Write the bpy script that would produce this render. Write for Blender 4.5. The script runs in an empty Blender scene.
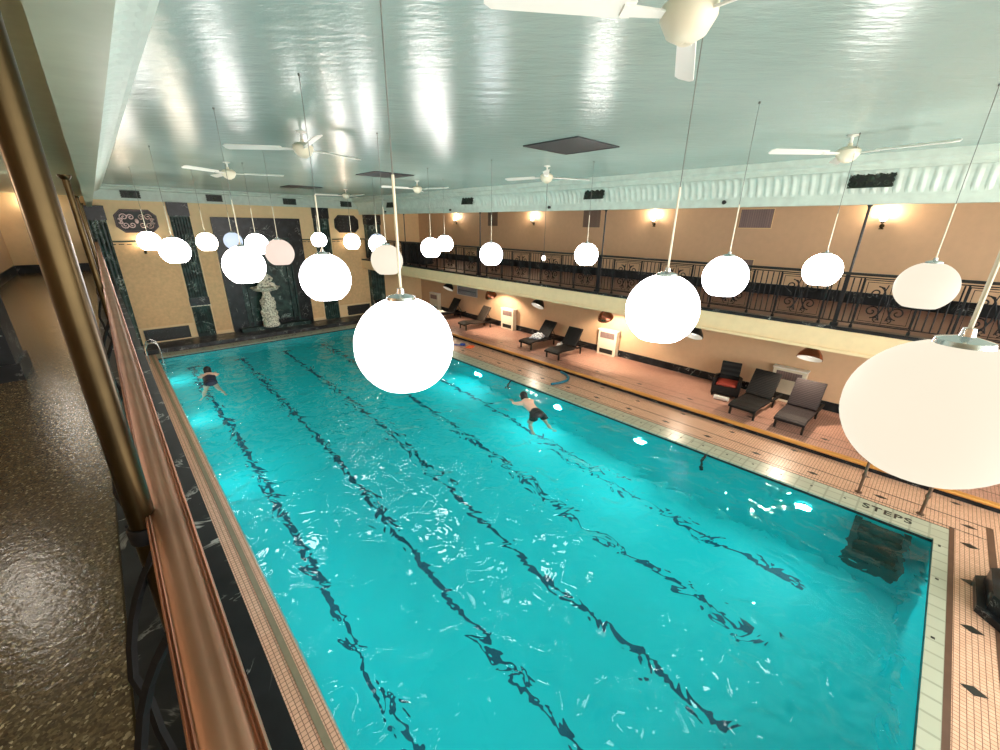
import bpy, bmesh, math, random
from mathutils import Vector, Matrix, noise as mnoise
random.seed(7)
PI = math.pi
S = bpy.context.scene
COL = S.collection

# ------------------------------------------------------------------ camera, world, exposure
yaw, pit, rol = map(math.radians, (43.47, 20.1, .81))
fwd = Vector((math.sin(yaw)*math.cos(pit), math.cos(yaw)*math.cos(pit), -math.sin(pit)))
rt = Vector((math.cos(yaw), -math.sin(yaw), 0)); up = rt.cross(fwd)
rt2 = rt*math.cos(rol) + up*math.sin(rol); up2 = -rt*math.sin(rol) + up*math.cos(rol)
cd = bpy.data.cameras.new('camera'); cam = bpy.data.objects.new('camera', cd); COL.objects.link(cam)
cd.sensor_width = 36; cd.lens = 407.8/1000*36; cd.clip_start = .02; cd.clip_end = 200
cam.matrix_world = Matrix(((rt2.x, up2.x, -fwd.x, 0), (rt2.y, up2.y, -fwd.y, 0), (rt2.z, up2.z, -fwd.z, 5.0), (0, 0, 0, 1)))
S.camera = cam
w = bpy.data.worlds.new('world'); S.world = w; w.use_nodes = True
w.node_tree.nodes['Background'].inputs[0].default_value = (1, .96, .90, 1)
w.node_tree.nodes['Background'].inputs[1].default_value = 6.0
S.view_settings.view_transform = 'Standard'; S.view_settings.look = 'None'
S.view_settings.exposure = 0.15; S.view_settings.gamma = 1; S.view_settings.use_curve_mapping = False
S.cycles.use_denoising = True
S.cycles.max_bounces = 10; S.cycles.diffuse_bounces = 4; S.cycles.glossy_bounces = 4; S.cycles.transmission_bounces = 8
S.cycles.sample_clamp_indirect = 6; S.cycles.caustics_refractive = True; S.cycles.caustics_reflective = False

def light(name, kind, loc, energy, col, aim=None, parent=None, **kw):
    d = bpy.data.lights.new(name, kind); d.energy = energy; d.color = col
    for k, v in kw.items(): setattr(d, k, v)
    o = bpy.data.objects.new(name, d); COL.objects.link(o); o.location = loc
    if aim is not None: o.rotation_euler = (Vector(aim)).to_track_quat('-Z', 'Y').to_euler()
    if parent: o.parent = parent
    return o

# ------------------------------------------------------------------ materials
def sc(r, g, b):
    return tuple(((c/255)/12.92 if c/255 <= .04045 else ((c/255+.055)/1.055)**2.4) for c in (r, g, b)) + (1,)
class NT:
    def __init__(s, name):
        s.m = bpy.data.materials.new(name); s.m.use_nodes = True; s.t = s.m.node_tree; s.p = s.t.nodes['Principled BSDF']
    def n(s, typ, **kw):
        nd = s.t.nodes.new(typ)
        for k, v in kw.items():
            if hasattr(nd, k): setattr(nd, k, v)
            else: nd.inputs[k].default_value = v
        return nd
    def l(s, a, b): s.t.links.new(a, b)
    def coord(s, scale=(1, 1, 1), rot=(0, 0, 0)):
        tc = s.n('ShaderNodeTexCoord'); mp = s.n('ShaderNodeMapping'); s.l(tc.outputs['Object'], mp.inputs[0])
        mp.inputs['Scale'].default_value = scale; mp.inputs['Rotation'].default_value = rot
        return mp.outputs[0]
    def noise(s, vec, scale, detail=3, rough=.5, dist=0):
        nd = s.n('ShaderNodeTexNoise'); s.l(vec, nd.inputs['Vector'])
        nd.inputs['Scale'].default_value = scale; nd.inputs['Detail'].default_value = detail
        nd.inputs['Roughness'].default_value = rough; nd.inputs['Distortion'].default_value = dist
        return nd.outputs[0]
    def ramp(s, fac, stops):
        r = s.n('ShaderNodeValToRGB'); s.l(fac, r.inputs[0]); e = r.color_ramp.elements
        while len(e) < len(stops): e.new(.5)
        for i, (p, c) in enumerate(stops): e[i].position = p; e[i].color = c
        return r.outputs[0]
    def bump(s, h, strength, dist=.01):
        b = s.n('ShaderNodeBump'); s.l(h, b.inputs['Height']); b.inputs['Strength'].default_value = strength
        b.inputs['Distance'].default_value = dist; s.l(b.outputs[0], s.p.inputs['Normal']); return b
def mat(name, col, rough=.5, metal=0, var=.08, scale=6, bump=0, bscale=40, coat=0, spec=.5):
    t = NT(name); v = t.coord(); nf = t.noise(v, scale, 4)
    c = col if len(col) == 4 else tuple(col)+(1,)
    lo = tuple(x*(1-var) for x in c[:3])+(1,); hi = tuple(min(1, x*(1+var)) for x in c[:3])+(1,)
    t.l(t.ramp(nf, [(.3, lo), (.7, hi)]), t.p.inputs['Base Color'])
    t.p.inputs['Roughness'].default_value = rough; t.p.inputs['Metallic'].default_value = metal
    t.p.inputs['Coat Weight'].default_value = coat; t.p.inputs['Specular IOR Level'].default_value = spec
    if bump: t.bump(t.noise(v, bscale, 2), bump)
    return t.m
def emis(name, col, strength):
    t = NT(name); t.p.inputs['Base Color'].default_value = (.06, .06, .06, 1)
    v = t.coord(); c = t.ramp(t.noise(v, 3, 2), [(0, tuple(x*.97 for x in col[:3])+(1,)), (1, tuple(col[:3])+(1,))])
    t.l(c, t.p.inputs['Emission Color']); t.p.inputs['Emission Strength'].default_value = strength
    t.p.inputs['Roughness'].default_value = .6; t.p.inputs['Specular IOR Level'].default_value = .15
    return t.m
def marble(name, base, vein, amount=.012, rough=.12, tile=0):
    t = NT(name); v = t.coord(); a = t.noise(v, 1.6, 6, .6, 1.2)
    s1 = t.n('ShaderNodeMath', operation='SUBTRACT'); t.l(a, s1.inputs[0]); s1.inputs[1].default_value = .5
    ab = t.n('ShaderNodeMath', operation='ABSOLUTE'); t.l(s1.outputs[0], ab.inputs[0])
    veins = t.ramp(ab.outputs[0], [(0, (1, 1, 1, 1)), (amount, (0, 0, 0, 1))])
    msk = t.ramp(t.noise(v, 2.3, 2), [(.5, (0, 0, 0, 1)), (.62, (1, 1, 1, 1))])
    mm = t.n('ShaderNodeMath', operation='MULTIPLY'); t.l(veins, mm.inputs[0]); t.l(msk, mm.inputs[1])
    cloud = t.ramp(t.noise(v, 4, 5), [(.35, tuple(x*.5 for x in base[:3])+(1,)), (.7, tuple(x*1.7 for x in base[:3])+(1,))])
    mx = t.n('ShaderNodeMix', data_type='RGBA'); t.l(mm.outputs[0], mx.inputs[0]); t.l(cloud, mx.inputs[6]); mx.inputs[7].default_value = vein
    t.p.inputs['Specular IOR Level'].default_value = .22; t.l(mx.outputs[2], t.p.inputs['Base Color']); t.p.inputs['Roughness'].default_value = rough
    return t.m
M = {}
def m_ceiling():
    t = NT('ceiling_paint'); v = t.coord((1, 1, 1))
    t.l(t.ramp(t.noise(v, .5, 4), [(.3, (.33, .45, .41, 1)), (.7, (.41, .53, .49, 1))]), t.p.inputs['Base Color'])
    t.p.inputs['Roughness'].default_value = .22; t.p.inputs['Specular IOR Level'].default_value = .7
    v2 = t.coord((1, 1, 1), (0, 0, .78)); mp = t.n('ShaderNodeMapping'); t.l(v2, mp.inputs[0]); mp.inputs['Scale'].default_value = (1.0, 3.2, 1)
    a = t.noise(mp.outputs[0], 2.6, 5, .6)
    t.bump(a, .5, .02)
    return t.m
def m_terrazzo():
    t = NT('terrazzo'); v = t.coord()
    vo = t.n('ShaderNodeTexVoronoi'); t.l(v, vo.inputs['Vector']); vo.inputs['Scale'].default_value = 95
    sp = t.ramp(vo.outputs['Color'], [(0, sc(58, 46, 34)), (.5, sc(86, 72, 52)), (.8, sc(112, 96, 70)), (1, sc(200, 184, 148))])
    t.l(sp, t.p.inputs['Base Color']); t.p.inputs['Roughness'].default_value = .2
    t.bump(t.noise(v, 26, 3, .6), .32, .01)
    return t.m
def m_tile(name, c1, c2, grout, size, rough=.35):
    t = NT(name); v = t.coord()
    b = t.n('ShaderNodeTexBrick'); t.l(v, b.inputs['Vector']); b.offset = 0
    b.inputs['Color1'].default_value = c1; b.inputs['Color2'].default_value = c2; b.inputs['Mortar'].default_value = grout
    b.inputs['Scale'].default_value = 1; b.inputs['Mortar Size'].default_value = size*.075; b.inputs['Mortar Smooth'].default_value = .3
    b.inputs['Brick Width'].default_value = size; b.inputs['Row Height'].default_value = size; b.inputs['Bias'].default_value = 0
    t.l(b.outputs['Color'], t.p.inputs['Base Color']); t.p.inputs['Roughness'].default_value = rough
    return t.m
def m_water():
    t = NT('pool_water'); v = t.coord()
    t.t.nodes.remove(t.p)
    g = t.n('ShaderNodeBsdfGlass'); g.inputs['IOR'].default_value = 1.33; g.inputs['Roughness'].default_value = 0.0
    g.inputs['Color'].default_value = (.8, .98, 1, 1)
    a = t.noise(v, 2.3, 2.2, .42, .7); c = t.noise(v, .35, 1)
    mk = t.ramp(c, [(.36, (.4, .4, .4, 1)), (.62, (1, 1, 1, 1))])
    mu = t.n('ShaderNodeMath', operation='MULTIPLY'); t.l(a, mu.inputs[0]); t.l(mk, mu.inputs[1])
    b = t.n('ShaderNodeBump'); b.inputs['Strength'].default_value = 1; b.inputs['Distance'].default_value = .115
    t.l(mu.outputs[0], b.inputs['Height']); t.l(b.outputs[0], g.inputs['Normal'])
    t.l(g.outputs[0], t.t.nodes['Material Output'].inputs['Surface'])
    return t.m
def m_basin():
    t = NT('pool_basin_tile'); v = t.coord()
    t.l(t.ramp(t.noise(v, .6, 2), [(.3, (.001, .60, .63, 1)), (.7, (.001, .66, .69, 1))]), t.p.inputs['Base Color'])
    t.p.inputs['Roughness'].default_value = .6
    return t.m
def m_speck(name, a, b, scale=30, rough=.5):
    t = NT(name); v = t.coord(); vo = t.n('ShaderNodeTexVoronoi'); t.l(v, vo.inputs['Vector']); vo.inputs['Scale'].default_value = scale
    t.l(t.ramp(vo.outputs['Distance'], [(.25, b), (.55, a)]), t.p.inputs['Base Color']); t.p.inputs['Roughness'].default_value = rough
    return t.m
def m_weave(name, a, b):
    t = NT(name); v = t.coord(); ws = []
    for d in ('X', 'Y'):
        wv = t.n('ShaderNodeTexWave'); wv.bands_direction = d; t.l(v, wv.inputs['Vector']); wv.inputs['Scale'].default_value = 12; ws.append(wv.outputs[1])
    mu = t.n('ShaderNodeMath', operation='MULTIPLY'); t.l(ws[0], mu.inputs[0]); t.l(ws[1], mu.inputs[1])
    t.l(t.ramp(mu.outputs[0], [(.1, a), (.8, b)]), t.p.inputs['Base Color']); t.p.inputs['Roughness'].default_value = .55
    t.p.inputs['Specular IOR Level'].default_value = .2; t.bump(mu.outputs[0], .4, .01); return t.m
M['ceiling'] = m_ceiling(); M['terrazzo'] = m_terrazzo(); M['water'] = m_water(); M['basin'] = m_basin()
M['trimpaint'] = mat('pale_green_trim_paint', sc(196, 210, 200), .45)
M['balceil'] = mat('balcony_ceiling_paint', sc(160, 172, 150), .35, bump=.3, bscale=6)
M['tan'] = mat('smooth_tan_plaster', sc(236, 204, 156), .6, var=.03)
M['tanwarm'] = mat('warm_tan_plaster', sc(214, 178, 142), .55, var=.03)
M['tanpanel'] = mat('textured_tan_panel', sc(224, 184, 134), .6, var=.09, scale=9)
M['fascia'] = mat('cream_fascia', sc(224, 200, 158), .45, var=.04)
M['tile'] = m_tile('pink_deck_tile', sc(226, 184, 156), sc(214, 170, 142), sc(120, 84, 64), .055)
M['tile2'] = m_tile('rose_lounge_tile', sc(206, 160, 142), sc(192, 146, 128), sc(112, 78, 66), .055)
M['coping'] = m_tile('sage_coping_tile', sc(178, 182, 162), sc(170, 174, 154), sc(150, 154, 136), .25, .3)
M['inlay'] = mat('black_inlay_tile', (.02, .022, .02), .35)
M['brownstrip'] = mat('brown_border_tile', sc(92, 66, 52), .4)
M['greystrip'] = mat('grey_border_tile', sc(130, 124, 100), .4)
M['black_marble'] = marble('black_marble', (.012, .014, .016), (.4, .4, .37, 1), .01, .28)
M['satin_marble'] = marble('satin_black_marble', (.010, .011, .012), (.5, .5, .46, 1), .014, .42)
M['green_marble'] = marble('dark_green_marble', (.022, .045, .040), (.30, .38, .34, 1), .03, .3)
M['ledge_marble'] = marble('ledge_marble', (.035, .035, .038), (.4, .4, .38, 1), .03, .3)
M['iron'] = mat('black_iron', (.008, .008, .009), .6, .0, spec=.2)
M['copper'] = mat('copper_handrail', (.50, .25, .165), .42, .9, var=.15, scale=3, bump=.1, bscale=12)
M['brass'] = mat('aged_brass', (.05, .034, .014), .3, .9, var=.35, scale=5)
M['gold'] = mat('gold_bullnose', sc(214, 156, 82), .3, .3, var=.05)
M['white'] = mat('white_enamel', sc(232, 230, 222), .35, var=.02)
M['cream'] = mat('cream_enamel', sc(222, 214, 190), .4, var=.03)
M['grey_cord'] = mat('grey_cord', sc(110, 115, 110), .5)
M['chrome'] = mat('chrome', (.7, .7, .7), .15, 1)
M['vent'] = m_speck('perforated_grey_metal', sc(62, 64, 66), sc(26, 28, 30), 60)
M['ventslot'] = mat('dark_slot', (.012, .014, .012), .5)
M['bronze'] = mat('dark_green_bronze', (.03, .045, .03), .5, .4, var=.4, scale=20)
M['taupe'] = m_tile('taupe_grille', sc(130, 108, 92), sc(120, 98, 84), sc(78, 62, 56), .05)
M['mauve'] = m_tile('mauve_grille', sc(140, 118, 112), sc(128, 108, 104), sc(84, 70, 70), .06)
M['oxblood'] = mat('oxblood_wood', sc(58, 26, 24), .35)
M['silverscroll'] = mat('silvered_scrollwork', sc(196, 170, 165), .4, .3)
M['wicker'] = m_weave('charcoal_wicker', (.006, .006, .006, 1), (.036, .033, .033, 1))
M['wickerbrown'] = m_weave('plum_brown_wicker', (.012, .009, .010, 1), (.062, .044, .048, 1))
M['wickertan'] = m_weave('brown_wicker', (.03, .022, .016, 1), (.13, .10, .08, 1))
M['blackmetal'] = mat('black_metal', (.012, .012, .012), .35, .2)
M['copperdome'] = mat('copper_dome', (.45, .17, .10), .22, 1)
M['steel'] = mat('brown_steel', sc(120, 100, 86), .3, .8)
M['stone'] = m_speck('weathered_stone', sc(235, 230, 212), sc(150, 146, 128), 14, .8)
M['red'] = mat('red_cushion', sc(140, 46, 30), .7)
M['towel'] = mat('white_towel', sc(225, 222, 216), .9, bump=.5)
M['towelpat'] = m_speck('grey_patterned_towel', sc(205, 210, 215), sc(50, 60, 75), 16, .9)
M['orange'] = mat('orange_foam', sc(235, 110, 60), .6)
M['blue'] = mat('blue_foam', sc(30, 60, 140), .6)
M['teal'] = mat('teal_foam', sc(20, 110, 135), .6)
M['skin'] = mat('skin', sc(244, 196, 172), .5, var=.05)
M['hair'] = mat('dark_hair', (.012, .009, .008), .5)
M['suit'] = mat('navy_swimwear', (.012, .016, .045), .5)
M['trunks'] = mat('black_swim_trunks', (.01, .012, .014), .5)
M['signblue'] = mat('blue_grey_panel', sc(62, 72, 92), .5)
M['signpale'] = mat('pale_lattice', sc(215, 218, 222), .5)
M['carpet'] = mat('rust_brown_floor', sc(120, 86, 74), .4)
M['lane'] = mat('dark_blue_lane_tile', (.0, .09, .14), .5)
M['steptile'] = mat('dark_green_step_tile', (.0, .06, .06), .5)
M['bulb'] = emis('bare_bulb', (1, .85, .78), 14)
M['sconceglass'] = emis('sconce_glass', (1, .84, .66), 9)
M['walkglass'] = emis('walkway_light_glass', (1, .90, .78), 70)
M['pool_lens'] = emis('pool_light_lens', (.45, 1, 1), 7)
M['domein'] = emis('dome_lamp_opening', (1, .93, .85), 1.6)

# ------------------------------------------------------------------ mesh helpers
class MB:
    def __init__(s): s.bm = bmesh.new(); s.mi = 0
    def _f(s, vs):
        try:
            f = s.bm.faces.new(vs); f.material_index = s.mi; return f
        except ValueError: return None
    def box(s, a, b, mtx=None):
        x0, y0, z0 = a; x1, y1, z1 = b
        P = [(x0, y0, z0), (x1, y0, z0), (x1, y1, z0), (x0, y1, z0), (x0, y0, z1), (x1, y0, z1), (x1, y1, z1), (x0, y1, z1)]
        vs = [s.bm.verts.new(mtx @ Vector(p) if mtx else p) for p in P]
        for q in ((3, 2, 1, 0), (4, 5, 6, 7), (0, 1, 5, 4), (1, 2, 6, 5), (2, 3, 7, 6), (3, 0, 4, 7)): s._f([vs[i] for i in q])
        return s
    def tube(s, pts, r, n=8, closed=False, sq=False):
        pts = [Vector(p) for p in pts]; rs = r if isinstance(r, (list, tuple)) else [r]*len(pts)
        rings = []; k = len(pts); nrm = None
        for i, p in enumerate(pts):
            a = pts[(i-1) % k] if (closed or i > 0) else p; b = pts[(i+1) % k] if (closed or i < k-1) else p
            t = (b-a)
            if t.length < 1e-9: t = Vector((0, 0, 1))
            t.normalize()
            if nrm is None:
                nrm = t.orthogonal().normalized()
                if abs(t.z) < .99: nrm = t.cross(Vector((0, 0, 1))).normalized()
            nrm = (nrm - t*nrm.dot(t))
            nrm = nrm.normalized() if nrm.length > 1e-6 else t.orthogonal().normalized()
            bn = t.cross(nrm)
            rings.append([s.bm.verts.new(p + rs[i]*(nrm*math.cos(2*PI*j/n+PI/n) + bn*math.sin(2*PI*j/n+PI/n))) for j in range(n)])
        for i in range(k if closed else k-1):
            A, B = rings[i], rings[(i+1) % k]
            for j in range(n): s._f([A[j], A[(j+1) % n], B[(j+1) % n], B[j]])
        if not closed: s._f(rings[0][::-1]); s._f(rings[-1])
        return s
    def lathe(s, prof, c=(0, 0, 0), n=24, mtx=None, cap=True):
        rings = []
        for r, z in prof:
            ring = []
            for j in range(n):
                a = 2*PI*j/n; p = Vector((r*math.cos(a), r*math.sin(a), z))
                if mtx: p = mtx @ p
                ring.append(s.bm.verts.new(p + Vector(c)))
            rings.append(ring)
        for A, B in zip(rings, rings[1:]):
            for j in range(n): s._f([A[j], A[(j+1) % n], B[(j+1) % n], B[j]])
        if cap: s._f(rings[0][::-1]); s._f(rings[-1])
        return s
    def prism(s, poly, a, b, axis='Y'):
        def P(u, v, t): return {'Y': (u, t, v), 'X': (t, u, v), 'Z': (u, v, t)}[axis]
        A = [s.bm.verts.new(P(u, v, a)) for u, v in poly]; B = [s.bm.verts.new(P(u, v, b)) for u, v in poly]
        n = len(poly)
        for i in range(n): s._f([A[i], A[(i+1) % n], B[(i+1) % n], B[i]])
        s._f(A[::-1]); s._f(B); return s
    def quad(s, *p): s._f([s.bm.verts.new(q) for q in p]); return s
    def ell(s, c, r, mtx=None, u=16, v=10):
        prof = [(max(1e-4, math.sin(PI*i/v)), -math.cos(PI*i/v)) for i in range(v+1)]
        Mx = Matrix.Diagonal((r[0], r[1], r[2], 1))
        if mtx: Mx = mtx @ Mx
        return s.lathe(prof, c, u, Mx)
    def build(s, name, mats, parent=None, smooth=False, bevel=0, tf=None):
        if tf: bmesh.ops.transform(s.bm, matrix=tf, verts=s.bm.verts)
        bmesh.ops.recalc_face_normals(s.bm, faces=s.bm.faces)
        me = bpy.data.meshes.new(name); s.bm.to_mesh(me); s.bm.free()
        for m_ in (mats if isinstance(mats, (list, tuple)) else [mats]): me.materials.append(M[m_] if isinstance(m_, str) else m_)
        if smooth:
            me.polygons.foreach_set('use_smooth', [True]*len(me.polygons))
            try: me.set_sharp_from_angle(angle=math.radians(50))
            except Exception: pass
        o = bpy.data.objects.new(name, me); COL.objects.link(o)
        if parent: o.parent = parent
        if bevel:
            bv = o.modifiers.new('bevel', 'BEVEL'); bv.width = bevel; bv.segments = 2; bv.limit_method = 'ANGLE'
        return o
def tag(o, label, cat, group=None, kind=None):
    o['label'] = label; o['category'] = cat
    if group: o['group'] = group
    if kind: o['kind'] = kind
    return o
def thing(name, label, cat, loc=(0, 0, 0), rz=0, group=None):
    o = bpy.data.objects.new(name, None); COL.objects.link(o); o.location = loc; o.rotation_euler = (0, 0, rz); o.empty_display_size = .1
    return tag(o, label, cat, group)
def struct(mb, name, mats, **k):
    o = mb.build(name, mats, **k); o['kind'] = 'structure'; return o
def dup(root, loc=None, rz=None, label=None):
    def cp(o, par):
        c = o.copy(); COL.objects.link(c)
        if par: c.parent = par
        for ch in kids.get(o.name, []): cp(ch, c)
        return c
    kids = {}
    for o in COL.objects:
        if o.parent: kids.setdefault(o.parent.name, []).append(o)
    r = cp(root, None)
    if loc is not None: r.location = loc
    if rz is not None: r.rotation_euler = (0, 0, rz)
    if label: r['label'] = label
    return r
def text_mesh(body, size, depth=.002):
    cu = bpy.data.curves.new('lettering', 'FONT'); cu.body = body; cu.size = size; cu.extrude = depth; cu.align_x = 'CENTER'; cu.align_y = 'CENTER'
    cu.space_character = 1.15; cu.offset = size*.018
    o = bpy.data.objects.new('lettering', cu); COL.objects.link(o)
    me = bpy.data.meshes.new_from_object(o.evaluated_get(bpy.context.evaluated_depsgraph_get()))
    bpy.data.objects.remove(o); return me
def spiral(c, r, turns, a0, sgn, n=26):
    out = []
    for i in range(n+1):
        t = i/n; a = a0 + sgn*2*PI*turns*t; rr = r*(1-t*.86)
        out.append((c[0]+rr*math.cos(a), c[1]+rr*math.sin(a)))
    return out

# ------------------------------------------------------------------ dimensions
PX0, PX1, PY0, PY1 = .68, 9.4, -1.06, 20.0
FB = 3.2            # balcony floor
WR = 14.15; WL = -2.3; YF = 22.2; YN = -6.0
CZ = 6.25; BZ = 5.46

# ------------------------------------------------------------------ pool
mb = MB()
prof = [(PY0, -2.5), (4.0, -2.5), (6.5, -2.1), (9.5, -1.55), (13, -1.35), (PY1, -1.2)]
for (ya, za), (yb, zb) in zip(prof, prof[1:]):
    mb.quad((PX0, ya, za), (PX1, ya, za), (PX1, yb, zb), (PX0, yb, zb))
    for x in (PX0, PX1): mb.quad((x, ya, za), (x, yb, zb), (x, yb, -.02), (x, ya, -.02))
mb.quad((PX0, PY0, -2.5), (PX1, PY0, -2.5), (PX1, PY0, -.02), (PX0, PY0, -.02))
mb.quad((PX0, PY1, -1.2), (PX1, PY1, -1.2), (PX1, PY1, -.02), (PX0, PY1, -.02))
mb.mi = 1
def zfl(y):
    for (ya, za), (yb, zb) in zip(prof, prof[1:]):
        if ya <= y <= yb: return za+(zb-za)*(y-ya)/(yb-ya)
    return -2.5
for i in range(5):
    x = 1.6+1.7*i; ys = [.35] + [p[0] for p in prof[1:-1]] + [19.2]
    for ya, yb in zip(ys, ys[1:]):
        mb.quad((x-.055, ya, zfl(ya)+.006), (x+.055, ya, zfl(ya)+.006), (x+.055, yb, zfl(yb)+.006), (x-.055, yb, zfl(yb)+.006))
    mb.quad((x-.3, 19.2, zfl(19.2)+.007), (x+.3, 19.2, zfl(19.2)+.007), (x+.3, 19.34, zfl(19.3)+.007), (x-.3, 19.34, zfl(19.3)+.007))
mb.mi = 2      # dark waterline band
e = .004
for x in (PX0+e, PX1-e): mb.quad((x, PY0, -.09), (x, PY1, -.09), (x, PY1, -.02), (x, PY0, -.02))
for y in (PY0+e, PY1-e): mb.quad((PX0, y, -.09), (PX1, y, -.09), (PX1, y, -.02), (PX0, y, -.02))
bas = struct(mb, 'floor_pool_basin', ['basin', 'lane', 'inlay'])
mb = MB(); mb.quad((PX0, PY0, -.06), (PX1, PY0, -.06), (PX1, PY1, -.06), (PX0, PY1, -.06))
wo = mb.build('pool_water', 'water')
if wo.data.polygons[0].normal.z < 0: wo.data.flip_normals()
tag(wo, 'rippled turquoise water filling the indoor swimming pool', 'water', kind='stuff')

# coping ring (sage tile) with dark marks and lettering
mb = MB(); zt = 0.012
cx0, cx1, cy0, cy1 = .59, 9.93, -1.24, 20.62
mb.mi = 4; mb.box((cx0, cy0, -.02), (PX0, cy1, zt)); mb.mi = 0
for a, b in (((PX1, cy0, -.02), (cx1, cy1, zt)), ((PX0, cy0, -.02), (PX1, PY0, zt)), ((PX0, PY1, -.02), (PX1, cy1, zt))): mb.box(a, b)
mb.mi = 1
y = -.9
while y < 20:
    if not -.95 < y < .15: mb.box((9.66, y-.02, zt), (9.70, y+.02, zt+.003))
    if y > 1: mb.box((9.60, y+.26, zt), (9.76, y+.268, zt+.003))
    y += .55
x = 1.1
while x < 9.3:
    if not 4.2 < x < 6.1: mb.box((x-.03, 20.28, zt), (x+.03, 20.34, zt+.003))
    x += .55
for x in (2.2, 3.6, 6.8, 8.2): mb.box((x-.02, -1.15, zt), (x+.02, -1.11, zt+.003))
mb.box((9.2, -1.15, zt), (9.26, -1.12, zt+.003))
mb.mi = 2
mb.box((cx0-.07, cy0, 0), (cx0, cy1, zt+.002))
mb.mi = 3
mb.box((cx1, cy0, 0), (cx1+.02, cy1, zt+.002)); 
cop = struct(mb, 'trim_1', ['coping', 'inlay', 'greystrip', 'inlay', 'tile'])
for nm, body, size, loc, rz in (('steps_lettering', 'STEPS', .25, (9.68, -.42, zt+.002), -PI/2), ('shallow_lettering', 'SHALLOW', .30, (5.15, 20.33, zt+.002), 0)):
    me = text_mesh(body, size); me.materials.append(M['inlay']); o = bpy.data.objects.new(nm, me); COL.objects.link(o)
    o.location = loc; o.rotation_euler = (0, 0, rz); o.parent = cop; o['label'] = 'black tile letters reading '+body

# lower deck
mb = MB()
for a, b in (((-2.3, YN, -.15), (cx0, 20.7, 0)), ((cx1, YN, -.15), (11.32, 20.7, 0)), ((cx0, YN, -.15), (cx1, cy0, 0)), ((cx0, cy1, -.15), (cx1, 20.7, 0))): mb.box(a, b)
mb.mi = 1
def diamond(cx, cy, rx, ry, z): mb.quad((cx-rx, cy, z), (cx, cy-ry, z), (cx+rx, cy, z), (cx, cy+ry, z))
z1 = .003
for x in (10.06, 10.52): mb.quad((x-.012, -1.7, z1), (x+.012, -1.7, z1), (x+.012, 20.7, z1), (x-.012, 20.7, z1))
for i in range(0, 18): diamond(10.28, -.28+1.12*i, .055, .13, z1)
for i in range(0, 16): diamond(11.12 if i % 2 else 11.0, 2.73-4*1.35+1.35*i, .05, .09, z1)
for x in (9.63, 8.5, 7.37, 6.24, 5.1, 3.97, 2.84, 1.7): diamond(x, -1.49, .075, .12, z1)
diamond(10.32, -1.49, .055, .12, z1)
mb.mi = 2
mb.quad((cx0, -1.31, z1), (cx1+.12, -1.31, z1), (cx1+.12, -1.24, z1), (cx0, -1.24, z1))
mb.quad((cx0, -1.79, z1), (10.55, -1.79, z1), (10.55, -1.70, z1), (cx0, -1.70, z1))
struct(mb, 'floor', ['tile', 'inlay', 'brownstrip'])
# raised lounge deck with gold bullnose edge and black riser
mb = MB(); mb.box((11.36, YN, -.15), (WR, YF, .16)); mb.mi = 1
for x in (11.78, 12.2): mb.quad((x-.01, YN, .163), (x+.01, YN, .163), (x+.01, YF, .163), (x-.01, YF, .163))
for i in range(14): diamond(11.98, -.7+1.66*i, .05, .12, .163)
struct(mb, 'floor_lounge_deck', ['tile2', 'inlay'])
mb = MB(); mb.box((11.30, YN, 0), (11.36, YF, .10)); struct(mb, 'trim_2', 'black_marble')
mb = MB(); mb.tube([(11.31, YN, .125), (11.31, YF-.3, .13)], .04, 12); mb.box((11.3, YN, .12), (11.38, YF-.3, .168)); struct(mb, 'trim_3', 'gold', smooth=True)
# far ledge
mb = MB(); mb.box((-.2, 20.72, 0), (11.3, YF, .14)); mb.box((-.2, 20.7, 0), (11.3, 20.74, .18)); struct(mb, 'trim_4', 'ledge_marble')

# ------------------------------------------------------------------ walls
mb = MB(); mb.box((WR, YN, 0), (WR+.2, YF+.2, 2.9)); struct(mb, 'wall_right', 'tanwarm')
mb = MB(); mb.box((WR+.05, YN, 2.9), (WR+.25, YF+.2, 5.9)); struct(mb, 'wall_right_upper', 'tanwarm')
mb = MB(); mb.box((WR-.03, YN, .16), (WR, YF, .42)); struct(mb, 'baseboard_right', 'black_marble')
mb = MB(); mb.box((WR+.0, YN, FB), (WR+.05, YF, FB+.3)); struct(mb, 'baseboard_right_upper', 'black_marble')
mb = MB(); mb.box((WL-.2, YN, -.15), (WL, YF+.2, 5.9)); struct(mb, 'wall_left', 'tanwarm')
mb = MB(); mb.box((WL, YN, FB), (WL+.03, YF, FB+.28)); struct(mb, 'baseboard_left', 'black_marble')
mb = MB(); mb.box((WL, YF-.03, FB), (-.16, YF, FB+.28)); struct(mb, 'baseboard_far', 'black_marble')
# far wall: smooth upper, textured lower, greek trim
mb = MB(); mb.box((WL, YF, -.15), (WR+.2, YF+.2, 6.5)); mb.mi = 1
for a, b in ((.1, 2.3), (3.1, 3.7), (7.42, 8.0), (8.9, 10.7)): mb.box((a, YF-.012, .8 if a in (.1, 8.9) else .3), (b, YF, 4.2))
mb.mi = 2
for a, b in ((.1, 2.3), (3.1, 3.7), (7.42, 8.0), (8.9, 10.7)):
    mb.box((a, YF-.03, 4.2), (b, YF, 4.25))
    x = a
    while x < b-.2:
        mb.box((x, YF-.03, 4.11), (x+.16, YF, 4.14)); x += .24
mb.mi = 3; mb.box((.1, YF-.05, .14), (10.7, YF, .2))
struct(mb, 'wall_far', ['tan', 'tanpanel', 'bronze', 'fascia'])
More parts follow.
